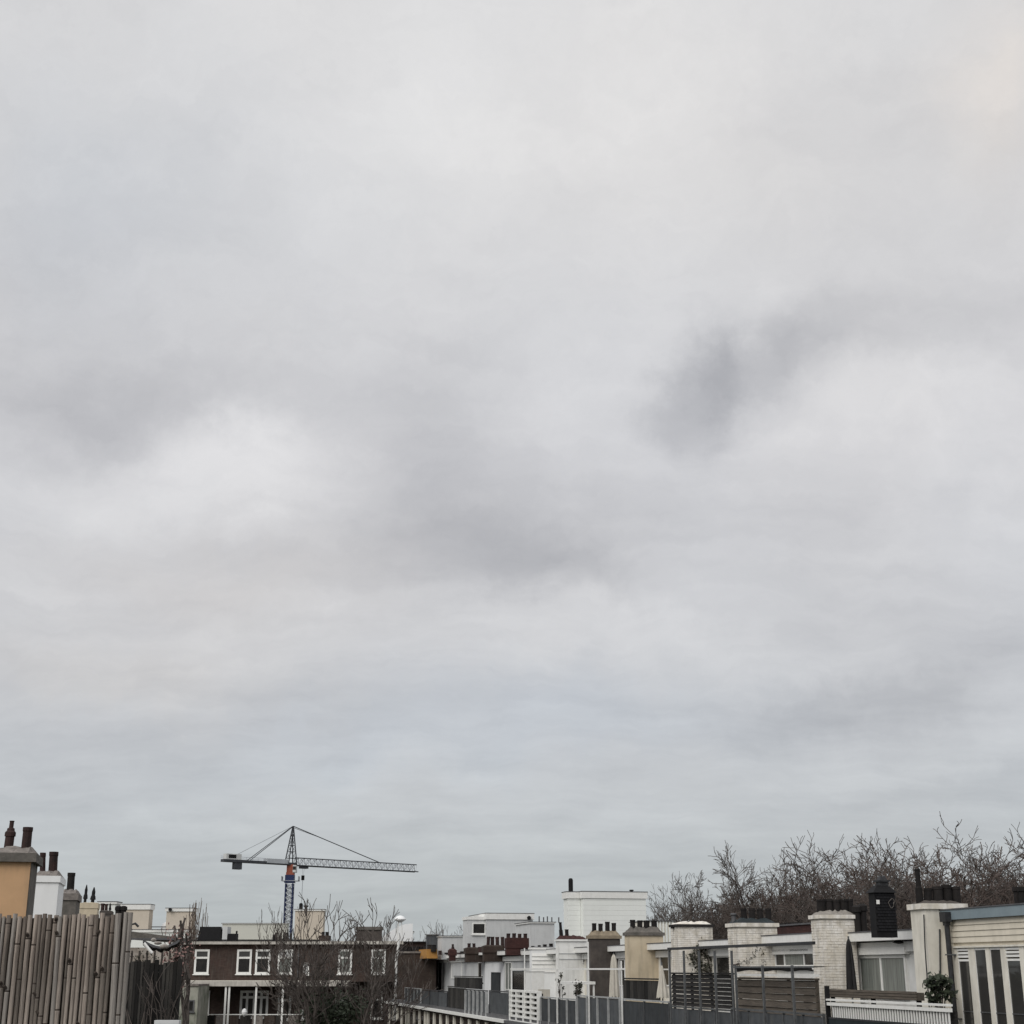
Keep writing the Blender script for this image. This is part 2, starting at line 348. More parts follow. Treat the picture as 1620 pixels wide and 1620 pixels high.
def potprof(z0,z1,r,kind):
    h=z1-z0
    if kind=='tall': return [(r,z0),(r*.95,z0+h*.45),(r*.72,z0+h*.5),(r*.68,z1-.04),(r*.8,z1-.04),(r*.8,z1),(r*.55,z1),(r*.55,z1-.06)]
    if kind=='cowl': return [(r*.95,z0),(r*.92,z0+h*.46),(r*1.12,z0+h*.47),(r*1.12,z0+h*.6),(r*.8,z0+h*.66),(r*.74,z0+h*.74),(r*.46,z0+h*.76),(r*.44,z1-.02),(r*.5,z1-.02),(r*.5,z1),(r*.3,z1)]
    if kind=='point': return [(r*.6,z0),(r*.6,z0+h*.3),(r*1.0,z0+h*.32),(r*.8,z0+h*.5),(r*.6,z0+h*.55),(r*.62,z0+h*.75),(r*.15,z1)]
    if kind=='flare': return [(r*.8,z0),(r*.78,z0+h*.7),(r*1.1,z0+h*.8),(r*1.1,z0+h*.93),(r*.8,z1),(r*.7,z1),(r*.7,z1-.05)]
    return [(r*1.02,z0),(r*.97,z0+h*.8),(r*1.06,z0+h*.84),(r*1.06,z1),(r*.78,z1),(r*.74,z1-.07)]
def brick_skin(x0,x1,y0,y1,z0,z1,rng,skip_far=True):
    """bricks standing 8 mm proud of a box's four sides"""
    mb=MB(); ch=.071; nz=int((z1-z0)/ch)
    for k in range(nz):
        za=z0+k*ch+.006; zb=za+ch-.012
        for ax in ('x','y'):
            L0,L1=(y0,y1) if ax=='x' else (x0,x1)
            p=L0-(.11 if k%2 else 0)
            while p<L1-.01:
                q=min(p+.214,L1); pp=max(p,L0)
                o=.003+rng.random()**2*.013
                if q-pp>.03:
                    if ax=='x': mb.box(x0-o,x0+.002,pp+.002,q-.002,za,zb)
                    else: mb.box(pp+.002,q-.002,y0-o,y0+.002,za,zb)
                p+=.222
    return mb
def stack(label,d0,pc,po,ps,yb,yt,ycr,bodym,capm,crownm,pots,zbase=-2.0,brk=False,caph=.1,over=.06,yref=None,group='chimney stacks along the terrace',a=None):
    """chimney stack: pc corner px, po far px of front face, ps px of the side face's far end;
       yb/yt bottom and top of the cap and ycr top of the mortar crown, read at pc"""
    fr=A
    s=HX(pc,yb,d0).y; s2=HX(ps,yb,d0).y; d1=HY(po,yb,s).x
    x0,x1=min(d0,d1),max(d0,d1); y0,y1=s,max(s2,s+.45)
    zb=HX(pc,yb,d0).z; zt=HX(pc,yt,d0).z; zc=max(HX(pc,ycr,d0).z,zt+.03)
    t=T('chimney',label,'chimney',((x0+x1)/2,(y0+y1)/2,zbase),fr,group)
    t.part('shaft',MB().box(x0,x1,y0,y1,zbase,zb),jointm if brk else bodym)
    if brk: t.part('brickwork',brick_skin(x0,x1,y0,y1,zbase+.01,zb,random.Random(pc)),bodym,kind='stuff')
    t.part('cap',MB().box(x0-over,x1+over,y0-over,y1+over,zb,zt),capm)
    mb=MB(); rng=random.Random(int(pc*3)); nn=14
    # uneven mortar crown
    X0,X1,Y0,Y1=x0-over+.015,x1+over-.015,y0-over+.015,y1+over-.015
    vs=[];fs=[]; ny=4
    for j in range(ny+1):
        for i in range(nn+1):
            u=i/nn; v=j/ny; e=min(u,1-u)*nn/2.2; e2=min(v,1-v)*ny/1.2; h=min(1,min(e,e2))
            vs.append((X0+(X1-X0)*u,Y0+(Y1-Y0)*v,zt+.002+(zc-zt)*h*(.55+.45*rng.random())))
    for j in range(ny):
        for i in range(nn): q=j*(nn+1)+i; fs.append((q,q+1,q+nn+2,q+nn+1))
    mb.add(vs,fs); t.part('mortar_crown',mb,crownm)
    ym=(y0+y1)/2
    for (px,ytop,ybot,wpx,kind,pm) in pots:
        ytop+=rng.uniform(-.8,.8)
        p=HY(px,ybot,ym); ztop=HY(px,ytop,ym).z; r=abs(HY(px+wpx/2,ybot,ym).x-p.x)
        xx=min(max(p.x,x0+.02),x1-.02) if kind!='free' else p.x
        z0=min(p.z,zc)
        zz0=min(z0,zc-.1); q=MB().lathe(p.x,ym,potprof(zz0,ztop,r*rng.uniform(.93,1.03),kind),12); kx,ky=rng.gauss(0,.03),rng.gauss(0,.03)
        q.v=[(a_+kx*(c_-zz0),b_+ky*(c_-zz0),c_) for a_,b_,c_ in q.v]; o=t.part('chimney_pot',q,pm)
    return t,x0,x1,y0,y1,zt
# ------------------------------------------------------------------ setting
gm=MB(); gm.add([(-3000,-600,-EYE),(3000,-600,-EYE),(3000,4200,-EYE),(-3000,4200,-EYE)],[(0,1,2,3)])
solo('ground',gm,ground_m,'gardens and ground between the terraces',None,(0,0,-EYE),0,kind='structure')
# our own roof terrace, out of view below the camera, carries the bamboo screen
rt=MB().box(-9,1.2,-3,18.5,-EYE,-1.62); solo('roof_terrace',rt,roofm,'flat roof terrace behind the bamboo screen',None,(-4,4,-1.62),0,kind='structure')

# ------------------------------------------------------------------ right-hand terrace
GRP='terraced houses of the right-hand row'
PCS=[1463,1300,1168,1075,993,934,887,848,803,765,737,703,668]
SS=[HX(p,1470,17.0).y for p in PCS]
DF=18.2; ROOF=.93; FLOOR=-2.02
print('S',[round(s,1) for s in SS])
hl=['white house with a wide two-pane window behind the white baluster rail',
 'white house with a low curtained window between the two white brick chimneys',
 'white house with a dark doorway beside the ivy-covered chimney',
 'narrow white house front between the beige chimney and the ivy-covered chimney',
 'white house front between the dark brown and the beige chimneys',
 'white house front left of the dark brown chimney',
 'white boarded house with broad pale upper panel behind the white frame',
 'white house with a black doorway behind the honeycomb block wall',
 'grey house with a charcoal door behind grey fence panels',
 'bright white house wall above the dark board fence',
 'grey rendered house with white fascia and tall window right of the far white corner',
 'farthest house of the row with white corner post and narrow windows']
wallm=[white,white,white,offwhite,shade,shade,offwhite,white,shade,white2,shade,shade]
HOUSES=[]
for i in range(len(SS)-1):
    s0,s1=SS[i],SS[i+1]
    t=T('terraced_house',hl[i],'house',(DF+3,(s0+s1)/2,-EYE),A,GRP)
    t.part('lower_wall',MB().box(14.7,26.5,s0+.002,s1-.002,-EYE,FLOOR-.16),brick2)
    t.part('terrace_deck',MB().box(14.55,DF+.1,s0+.002,s1-.002,FLOOR-.158,FLOOR),lead)
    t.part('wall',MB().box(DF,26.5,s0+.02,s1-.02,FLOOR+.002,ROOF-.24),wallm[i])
    t.part('roof',MB().box(DF+.1,26.4,s0+.03,s1-.03,ROOF-.238,ROOF-.05),roofm)
    hgt=[0,.05,0,0,0,0,0,0,.05,.1,0,0][i]
    t.part('fascia',MB().box(DF-.45,DF+.08,s0+.0,s1-.0,ROOF-.22+hgt,ROOF+hgt),cleanwhite)
    t.part('roof_edging',MB().box(DF-.47,DF+.1,s0+.0,s1-.0,ROOF+hgt+.001,ROOF+.03+hgt),lead)
    t.part('soffit_band',MB().box(DF-.12,DF-.001,s0+.03,s1-.03,ROOF-.50,ROOF-.26),cleanwhite)
    # lower storey: cream piers and dark window openings under the gutter
    n=max(3,int((s1-s0)/1.05)); 
    for k in range(n):
        y=s0+(k+.5)*(s1-s0)/n
        if k%2==0:
            t.part('pier',MB().box(14.6,14.698,y-.22,y+.22,-6.5,-2.45),offwhite)
        else: t.part('lower_window',MB().box(14.66,14.699,y-.3,y+.3,-5.6,-2.75),gd)
    g=MB(); g.box(14.32,14.55,s0+.002,s1-.002,FLOOR-.30,FLOOR-.165); t.part('gutter',g,cleanwhite if i>5 else lead)
    HOUSES.append(t)
HB,HC,HD,HE,HF,HG,HH,HI,HJ,HK,HL,HM=HOUSES
def wn(t,px0,px1,yt,yb,val=DF,**k):
    a0,a1,z0,z1=rect('x',val,px0,px1,yt,yb,A); return window(t,'x',val,a0,a1,z0,z1,**k)
# house B window, blind and lamps
wn(HB,1362,1436,1512,1572,cols=(.52,),fw=.07,gm=gc)
a0,a1,z0,z1=rect('x',DF,1358,1440,1500,1511,A); HB.part('lintel',MB().box(DF-.16,DF-.001,a0,a1,z0,z1),cleanwhite)
p=HX(1427,1490,DF-.1); HB.part('wall_lamp',MB().lathe(p.x-.1,p.y,[(.03,p.z+.14),(.05,p.z+.05),(.16,p.z-.02),(.02,p.z-.05)],10),black)
# house C
wn(HC,1228,1290,1506,1530,cols=(.25,.75),fw=.06,gm=[gd,gc,gd])
a0,a1,z0,z1=rect('x',DF,1218,1284,1503,1506,A); HC.part('lintel',MB().box(DF-.12,DF-.001,a0,a1,z0,z1),lead)
wn(HD,1134,1160,1512,1545,cols=1,fw=.06,gm=gd,sill=False,name='door')
wn(HE,1046,1060,1512,1560,cols=1,rows=(.55,),fw=.05,gm=gd,sill=False,name='door')
wn(HF,981,990,1517,1560,cols=1,fw=.05,gm=glass,sill=False,name='door')
wn(HH,848,862,1518,1534,cols=1,fw=.05,gm=shade)
wn(HI,812,832,1536,1566,cols=1,fw=.03,gm=gd,sill=False,name='door',fm=black)
wn(HI,800,810,1522,1566,cols=2,fw=.05,gm=gc,sill=False,name='window')
wn(HJ,778,792,1538,1570,cols=1,fw=.05,gm=darkpanel,fm=darksteel,sill=False,name='door')
wn(HK,757,763,1522,1548,cols=1,fw=.06,gm=gd,sill=False,name='window')
wn(HL,715,731,1522,1548,cols=1,fw=.06,gm=shade,sill=False,name='window')
wn(HM,681,700,1522,1565,cols=2,fw=.09,gm=gc,sill=False,name='window')
wn(HM,672,680,1520,1562,cols=1,fw=.09,gm=shade,sill=False,name='window')
# end wall and corner of the row
t=HM; e=SS[-1]; HM.part('corner_post',MB().box(16.9,DF+.05,e-.35,e,FLOOR+.002,ROOF-.05),cleanwhite)

# ---- the near house A with cream boards
DA=17.5; sA=SS[0]-.05; sN=24.3
tA=T('boarded_house','near house clad in cream horizontal boards with blue-grey roof edge at the right edge','house',(DA+3,27.5,-EYE),A)
tA.part('lower_wall',MB().box(14.7,26,sN,SS[0]-.003,-EYE,FLOOR-.16),brick2)
tA.part('terrace_deck',MB().box(14.55,DA+.1,sN,SS[0]-.003,FLOOR-.158,FLOOR),lead)
zt=HX(1497,1455.5,DA-.12).z; zf=HX(1491,1440.5,DA-.12).z
wa0,wa1,wz0,wz1=rect('x',DA,1513.5,1700,1497,1662,A); wz0=FLOOR+.03; wtop=HX(1513.5,1497,DA).z; wy1=HX(1513.5,1540,DA).y; wy0=sN+.25
tA.part('wall',MB().box(DA+.02,25.9,wy1,sA,FLOOR+.002,zt+.05).box(DA+.02,25.9,sN,wy1-.001,wtop,zt+.05).box(DA+1.8,25.9,sN,wy1-.002,FLOOR+.002,wtop-.002),siding)
tA.part('fascia',MB().box(DA-.12,DA+.1,sN,sA+.1,zt,zf),zinc)
tA.part('roof_edging',MB().box(DA-.14,DA+.2,sN,sA+.12,zf+.001,zf+.03),lead)
tA.part('roof',MB().box(DA+.1,25.9,sN,sA,zt+.052,zf-.03),roofm)
bh=.128; zz=zt-.004; k=0
while zz-bh>FLOOR:
    z1=zz; z0=zz-bh+.004
    far=sA; near=sN if z0>=wtop-.01 else wy1+.002
    if z1>wtop>z0:
        mb=MB().box(DA-.03,DA+.018,near if near!=sN else sN,far,z0,z1)
    mb=MB()
    zl=z0 if (near!=sN or z0>=wtop) else wtop+.002
    o0,o1=.036,.014
    mb.add([(DA-o0,near,zl),(DA-o1,near,z1),(DA+.018,near,z1),(DA+.018,near,zl),(DA-o0,far,zl),(DA-o1,far,z1),(DA+.018,far,z1),(DA+.018,far,zl)],[(0,1,2,3),(7,6,5,4),(0,4,5,1),(1,5,6,2),(2,6,7,3),(3,7,4,0)])
    tA.part('board',mb,siding); zz-=bh; k+=1
# glazed doors: frame, panes, dim room behind
def AY(px): return HX(px,1560,DA).y
fr=MB()
posts=[(1513.5,1521),(1538.5,1548),(1566,1572.5),(1590,1598),(1620,1628),(1652,1660)]
for (q0,q1) in posts: fr.box(DA-.035,DA+.01,AY(q0),AY(q1),wz0,wtop-.04)
fr.box(DA-.07,DA+.06,wy0,wy1,wtop-.04,wtop-.002)
tf=tA.part('window',fr,offwhite)
segs=[(1521,1538.5,1),(1548,1566,0),(1572.5,1590,0),(1598,1620,1),(1628,1652,0)]
for (q0,q1,v) in segs:
    y0,y1=AY(q1)+.002,AY(q0)-.002; top=wtop-.045
    if v:
        for k in range(3): tA.part('vent_slat',MB().box(DA-.03,DA+.02,y0,y1,top-.06-k*.075,top-.012-k*.075),cleanwhite,parent=tf)
        top-=.24
    tA.part('casement',MB().box(DA-.02,DA+.02,y0,y1,top-.05,top-.004).box(DA-.02,DA+.02,y0,y0+.012,wz0,top-.051).box(DA-.02,DA+.02,y1-.012,y1,wz0,top-.051),cleanwhite,parent=tf)
    tA.part('pane',MB().box(DA-.006,DA+.006,y0+.013,y1-.013,wz0,top-.052),glass,parent=tf)
    tA.part('glazing_bar',MB().box(DA-.02,DA-.007,y0+.013,y1-.013,-.93,-.905),steel,parent=tf)
# hopper and downpipe
t=T('downpipe','dark grey rainwater hopper and downpipe at the corner of the cream boarded house','drainpipe',(DA-.2,sA+.05,FLOOR),A)
p=HX(1497.5,1457,DA-.17); yy=p.y
t.part('hopper_head',MB().box(p.x-.1,p.x+.08,yy-.14,yy+.14,p.z-.02,p.z+.2,0,0).box(p.x-.06,p.x+.05,yy-.08,yy+.08,p.z-.1,p.z-.021),darksteel)
t.part('pipe',MB().tube([(p.x,yy,p.z-.1),(p.x,yy,-2.4)],.062,10),darksteel)
for z in (.3,-1.1): t.part('bracket',MB().box(p.x-.075,p.x+.2,yy-.075,yy+.075,z,z+.03),steel)

# ------------------------------------------------------------------ right-row chimneys
def pots(x0,x1,n,yt,yb,w,kind='plain',m=blackpot): 
    return [(x0+(x1-x0)*k/(n-1),yt+((k*37)%5-2)*.5,yb,w,kind,m) for k in range(n)]
C1,*c1b=stack('tall white rendered chimney with one tall black flue and four squat pots, beside the hopper',17,1463,1526,1440,1438,1429,1422,offwhite,whitebrick,brownconc,
  [(1455,1374,1425,11,'tall',blackpot),(1467.5,1406,1423,13,'plain',blackpot),(1483,1402,1421,15,'plain',blackpot),(1499,1401,1421,14,'plain',blackpot),(1513,1403,1422,14,'plain',blackpot)])
cr_=MB(); x0,x1,y0,y1,zt_=c1b
pc_=HY(1476,1450,y0-.01); cr_.tube([(HY(1461,1447,y0).x,y0-.012,HY(1461,1447,y0).z),(HY(1463,1500,y0).x,y0-.012,HY(1463,1500,y0).z),(HY(1466,1560,y0).x,y0-.012,FLOOR+.3)],.016,5)
C1.part('cable',cr_,darksteel)
cr_=MB().tube([(HY(1486,1470,y0).x,y0-.02,HY(1486,1470,y0).z),(HY(1487,1540,y0).x,y0-.02,HY(1487,1540,y0).z)],.018,6); C1.part('thin_pipe',cr_,darksteel)
stack('white painted brick chimney with a broad black pot block, left of the two-pane window',17,1300,1352,1283,1453,1447,1437,whitebrick,whitebrick,mortar,
  [(1299,1423,1440,13.5,'plain',blackpot),(1311,1423,1440,13.5,'plain',blackpot),(1323,1423,1440,13.5,'plain',blackpot),(1335,1423,1440,13.5,'plain',blackpot),(1345,1423,1440,11,'plain',blackpot)],brk=True)
stack('white painted brick chimney with black mound cap, left of the low curtained window',17,1168,1229,1151,1466,1460,1450,whitebrick,whitebrick,tealpanel,
  [(1161,1444,1460,9,'flare',lead),(1178,1437,1456,9,'plain',blackpot),(1190,1437,1454,9,'plain',blackpot),(1203,1437,1454,9,'plain',blackpot),(1216,1438,1456,9,'plain',blackpot)],brk=True)
stack('cream brick chimney with a crumbling flat top and ivy on its lower half',17,1072,1127,1061,1466,1462,1456,whitebrick,blackwood,whitebrick,
  [(1064,1464,1469,6,'plain',blackpot)],brk=True)
stack('smooth beige rendered chimney with dark sloping cap and four black pots',17,994,1049,988,1480,1475,1464,beige,greyconc,greyconc,
  [(1001,1456,1467,8,'plain',blackpot),(1012,1456,1466,8,'plain',blackpot),(1023,1456,1466,8.5,'plain',blackpot),(1035,1456,1467,9,'plain',blackpot)])
stack('dark brown rendered chimney with tan sloping cap and four black pots',17,934,981,931,1485,1480,1470,brownconc,tancap,tancap,
  [(940,1460,1471,7,'plain',blackpot),(950,1461,1471,7,'plain',blackpot),(961,1459,1470,7,'plain',blackpot),(971,1460,1471,7,'plain',blackpot)])
C7,*c7b=stack('broad white chimney with reddish brick top and two pots, beside the dark brown chimney',17,884,928,879,1489,1486,1478,white,cleanwhite,redbrick,
  [(888,1459,1479,6,'tall',blackpot),(897,1470,1479,6,'plain',blackpot)])
C8,*c8b=stack('white chimney with a row of four tiny black stumps, behind the white frame',17,841,879,838,1502,1499,1497,white2,cleanwhite,lead,
  [(843,1496,1500,5,'plain',blackpot),(853,1495,1499,5,'plain',blackpot),(862,1494,1499,6,'plain',blackpot),(872,1493,1499,6,'plain',blackpot)])
x0,x1,y0,y1,zt_=c7b
for py in (1517,1508): z=HY(900,py,y0).z; C7.part('ledge',MB().box(x0,x1,y0-.03,y0-.002,z-.02,z+.01),shade)
window(C7,'y',y0,HY(921,1512,y0).x,HY(927.5,1512,y0).x,HY(921,1524,y0).z,HY(921,1503,y0).z,fw=.04,gm=gd,sill=False)  # dark pane put in for the black shade between this stack and the next
x0,x1,y0,y1,zt_=c8b
for k in range(5):
    za_=HY(850,1508+k*6.3,y0).z; C8.part('board',MB().add([(x0,y0-.05,za_-.15),(x1,y0-.05,za_-.15),(x1,y0-.012,za_),(x0,y0-.012,za_),(x0,y0-.002,za_-.15),(x1,y0-.002,za_-.15)],[(0,1,2,3),(0,4,5,1)]),cleanwhite)
stack('dark red brick chimney with four red-brown pots, in the middle of the row',17,802,836,799,1500,1484,1483,redbrick,redbrick,redbrick,
  [(804,1476,1485,6,'plain',redpot),(813,1477,1485,6,'plain',redpot),(822,1477,1485,6,'plain',redpot),(831,1477,1485,6,'plain',redpot)],zbase=.7,over=.03)
stack('dark brown brick chimney with four upright black pots, next left of the red brick one',17,766,796,763,1507,1497,1494,brick2,brick2,brick2,
  [(772,1482,1494,5.5,'plain',redpot),(779,1482,1494,5.5,'plain',redpot),(787,1482,1494,5.5,'plain',redpot),(795,1482,1493,5.5,'plain',redpot)],zbase=.4)
stack('low dark brick chimney with two small pots, above the bright white wall',17,738,765,735,1509,1500,1498,brick2,brick2,brick2,
  [(742,1493,1499,5,'plain',redpot),(750,1492,1499,5,'plain',redpot)],zbase=.4)
stack('small brown chimney pot cluster on the grey rendered house',17,712,721,710,1512,1503,1500,redbrick,redbrick,redbrick,
  [(716.5,1494,1502,5,'tall',redpot)],zbase=.5)
nmz=['leftmost','second','third','fourth','rightmost']
for i,(px,yt) in enumerate(((696,1504),(706,1507),(726,1507),(731,1505),(760,1498))):
    p=HX(px,1512,17.3); solo('roof_stump_pot',MB().lathe(17.3,p.y,potprof(ROOF,HX(px,yt,17.3).z,.13,'plain'),8),[redpot,blackpot][i%2],nmz[i]+' of the stubby dark pots along the far roof edge','chimney pot',(17.3,p.y,ROOF),A,'stubby pots along the far roof edge')
# ------------------------------------------------------------------ rooftop structures on the row
def penthouse(name,label,s,dp0,dp1,yt,yb,L,m,fh=.3,left=None,zb=None,cat='rooftop structure'):
    p0=HY(dp0,yt,s); p1=HY(dp1,yt,s); z1=p0.z; z0=ROOF-.3 if zb is None else zb
    t=T(name,label,cat,((p0.x+p1.x)/2,s+L/2,z0),A)
    t.part('wall',MB().box(p0.x,p1.x,s,s+L,z0,z1-fh),m)
    t.part('fascia',MB().box(p0.x-.08,p1.x+.08,s-.08,s+L+.08,z1-fh,z1-.03),cleanwhite)
    t.part('roof',MB().box(p0.x-.1,p1.x+.1,s-.1,s+L+.1,z1-.029,z1),lead)
    return t,p0.x,p1.x,z0,z1
sB=74.0
tb,x0,x1,z0,z1=penthouse('penthouse','large white board-clad rooftop block with a black flue standing on it',sB,922,1021,1409.5,0,2.2,farwhite,.36)
xl=HY(899,1410,sB+.3).x
tb.part('wing_wall',MB().box(xl,x0-.01,sB+.5,sB+1.3,z0,z1-.36),farwhite)
tb.part('wing_fascia',MB().box(xl-.08,x0-.09,sB+.42,sB+1.35,z1-.36,z1-.03),cleanwhite)
tb.part('wing_roof',MB().box(xl-.1,x0-.11,sB+.4,sB+1.37,z1-.029,z1-.002),lead)
bz=z0; k=0
while bz<z1-.4:
    tb.part('board',MB().box(x0+.01,x1,sB-.03,sB-.002,bz,min(bz+.245,z1-.37)),farwhite); 
    tb.part('board',MB().box(xl,x0-.012,sB+.47,sB+.498,bz,min(bz+.245,z1-.37)),farwhite); bz+=.25
p=HY(903,1409,sB+1.5); tb.part('flue',MB().lathe(p.x,sB+1.5,[(.12,z1),(.12,z1+.62),(.09,z1+.7),(.05,z1+.72)],10),black)
p=HY(999,1409,sB+1.5); tb.part('roof_vent',MB().lathe(p.x,sB+1.5,[(.05,z1),(.05,z1+.08),(.13,z1+.12),(.1,z1+.17)],8),black)
sP=97.0
tp,x0,x1,z0,z1=penthouse('penthouse','pale grey rooftop flat with overhanging white roof and a small side window wing',sP,770,843,1444,0,6,shade,.42)
xl=HY(740,1450,sP+.5).x; z2=HY(740,1450,sP+.5).z
tp.part('wing_wall',MB().box(xl,x0-.01,sP+.5,sP+2.2,z0,z2-.2),shade); tp.part('wing_fascia',MB().box(xl-.06,x0-.02,sP+.44,sP+2.3,z2-.2,z2),cleanwhite)
a0,a1,w0,w1=HY(747,1470,sP+.5).x,HY(768,1470,sP+.5).x,HY(750,1478,sP+.5).z,HY(750,1460,sP+.5).z
window(tp,'y',sP+.5,a0,a1,w0,w1,cols=1,fw=.07,gm=gd)
p=HY(837,1452,sP-.15); tp.part('round_vent',MB().tube([(p.x,sP-.2,p.z),(p.x,sP-.1,p.z)],.13,10),black)
tq,x0,x1,z0,z1=penthouse('penthouse','plain grey rooftop box with small vents, left of the large white block',88,839,877,1458,0,4,shade,.1)
for (px,h) in ((853,.35),(860,.3),(866,.35),(873,.3),(884,.3)):
    p=HY(px,1458,89); tq.part('vent_pipe',MB().tube([(p.x,89,z1-.02),(p.x,89,z1+h)],.04,6),lead)
tr,x0,x1,z0,z1=penthouse('penthouse','low grey rooftop box with a pale railing at its right side',102,700,745,1480,0,5,shade,.08)
for k in range(11):
    p=HY(748+k*2.9,1492,100); o=T('picket_rail','white rooftop picket screen right of the low grey box','railing',(p.x,100,ROOF),A) if k==0 else o
    o.part('picket',MB().box(p.x-.045,p.x+.045,99.97,100.03,ROOF,HY(748,1482,100).z),cleanwhite)
o.part('top_rail',MB().box(HY(746,1490,100).x,HY(781,1490,100).x,99.95,100.05,HY(748,1482,100).z,HY(748,1480,100).z),cleanwhite)
ts,x0,x1,z0,z1=penthouse('roof_screen','grey screen panel in a white frame on the far end of the row',104,676,694,1478,0,.5,greypanel,.05,cat='screen')
# corrugated structure right of big block
sc=66; pA=HY(1022,1456,sc); pB=HY(1066,1456,sc)
t=T('corrugated_shed','pale corrugated rooftop shed between the large white block and the ivy chimney','shed',((pA.x+pB.x)/2,sc+1,ROOF-.2),A)
t.part('wall',MB().box(pA.x,pB.x,sc,sc+2.5,ROOF-.3,pA.z-.03),offwhite)
n=9
for k in range(n):
    x=pA.x+(pB.x-pA.x)*(k+.5)/n; t.part('rib',MB().box(x-.035,x+.035,sc-.05,sc-.001,ROOF-.3,pA.z-.031),farwhite)
t.part('roof',MB().box(pA.x-.05,pB.x+.05,sc-.1,sc+2.6,pA.z-.03,pA.z),lead)
# dark red parapet behind the low-window house
a0,a1,z0,z1=rect('x',19.5,1228,1283,1466,1482,A)
t=T('brick_parapet','dark red brick roof box with black stumps, between the two white brick chimneys','rooftop structure',(19.7,(a0+a1)/2,ROOF-.1),A)
t.part('wall',MB().box(19.5,20.6,a0,a1,ROOF-.1,z1),redbrick); t.part('coping',MB().box(19.45,20.65,a0-.03,a1+.03,z1+.001,z1+.05),lead)
for px in (1236,1243,1250,1257,1264): p=HX(px,1462,20); t.part('stump',MB().box(19.9,20.1,p.y-.08,p.y+.08,z1+.05,z1+.13),blackpot)
# black slate-clad stack with cowl on house B's roof
sc=33.6; pA=HY(1385,1440,sc); pB=HY(1417,1440,sc); zt=HY(1385,1412,sc).z; w=pB.x-pA.x
t=T('slate_clad_chimney','black slate-hung chimney with pointed roof, square cowl and a coil of cable','chimney',((pA.x+pB.x)/2,sc+.4,ROOF-.2),A)
t.part('shaft',MB().box(pA.x,pB.x,sc,sc+.32,ROOF-.2,zt),black)
rng=random.Random(5); rows=13; rh=(zt-ROOF+.05)/rows
for k in range(rows):
    for j in range(6):
        xw=w/6; xa=pA.x+j*xw+(xw/2 if k%2 else 0)-.0; xb=min(xa+xw-.006,pB.x+.01); z=ROOF-.05+k*rh
        if xb-xa>.03: t.part('slate',MB().add([(xa,sc-.022-rng.random()*.006,z),(xb,sc-.022,z),(xb,sc-.004,z+rh),(xa,sc-.004,z+rh),(xa,sc-.001,z),(xb,sc-.001,z)],[(0,1,2,3),(0,4,5,1)]),blackslate)
zc=HY(1378,1401,sc).z
t.part('pointed_roof',MB().box(pA.x-.05,pB.x+.05,sc-.06,sc+.4,zt,zc+.02,.17,.15),black)
t.part('cowl',MB().box(pA.x+.2,pB.x-.1,sc+.08,sc+.28,zc-.02,zc+.1).box(pA.x+.15,pB.x-.05,sc+.04,sc+.32,zc+.1,zc+.14).box(pA.x+.22,pB.x-.12,sc+.08,sc+.28,zc+.14,zc+.24,.04,.04),darksteel)
pc=HY(1409,1429,sc); pts=[(pc.x+.07*math.cos(q*.47)*(1+.25*math.sin(q*1.3)),sc-.05,pc.z+.1*math.sin(q*.47)*(1+.3*math.sin(q*.9))) for q in range(15)]; t.part('cable_coil',MB().tube(pts,.006,5),lightconc)
p=HY(1388,1427,sc); t.part('white_plate',MB().box(p.x-.04,p.x+.04,sc-.04,sc-.026,p.z-.05,p.z+.05),cleanwhite)
for i,(px,ytp) in enumerate(((1357,1432),(1367,1430))):
    p=HY(px,1470,38); solo('flue_pipe',MB().lathe(p.x,38,[(.09,ROOF-.2),(.09,HY(px,ytp+12,38).z),(.13,HY(px,ytp+11,38).z),(.13,HY(px,ytp+3,38).z),(.06,HY(px,ytp,38).z)],10),blackpot,['left dark flue pipe behind the black pot block chimney','right dark flue pipe standing against the black slate chimney'][i],'flue',(p.x,38,ROOF-.2),A,'flue pipes left of the slate chimney')
# flues at far right behind the blue grey roof edge
for i,(px,ytp) in enumerate(((1609,1403),(1617,1403))):
    p=HX(px,1420,21); solo('roof_flue',MB().lathe(p.x,p.y,[(.08,ROOF),(.08,HX(px,ytp+8,21).z),(.11,HX(px,ytp+7,21).z),(.11,HX(px,ytp,21).z)],10),blackpot,['left of two black flues above the blue-grey roof edge','right of two black flues above the blue-grey roof edge'][i],'flue',(p.x,p.y,ROOF),A,'flues over the boarded house')

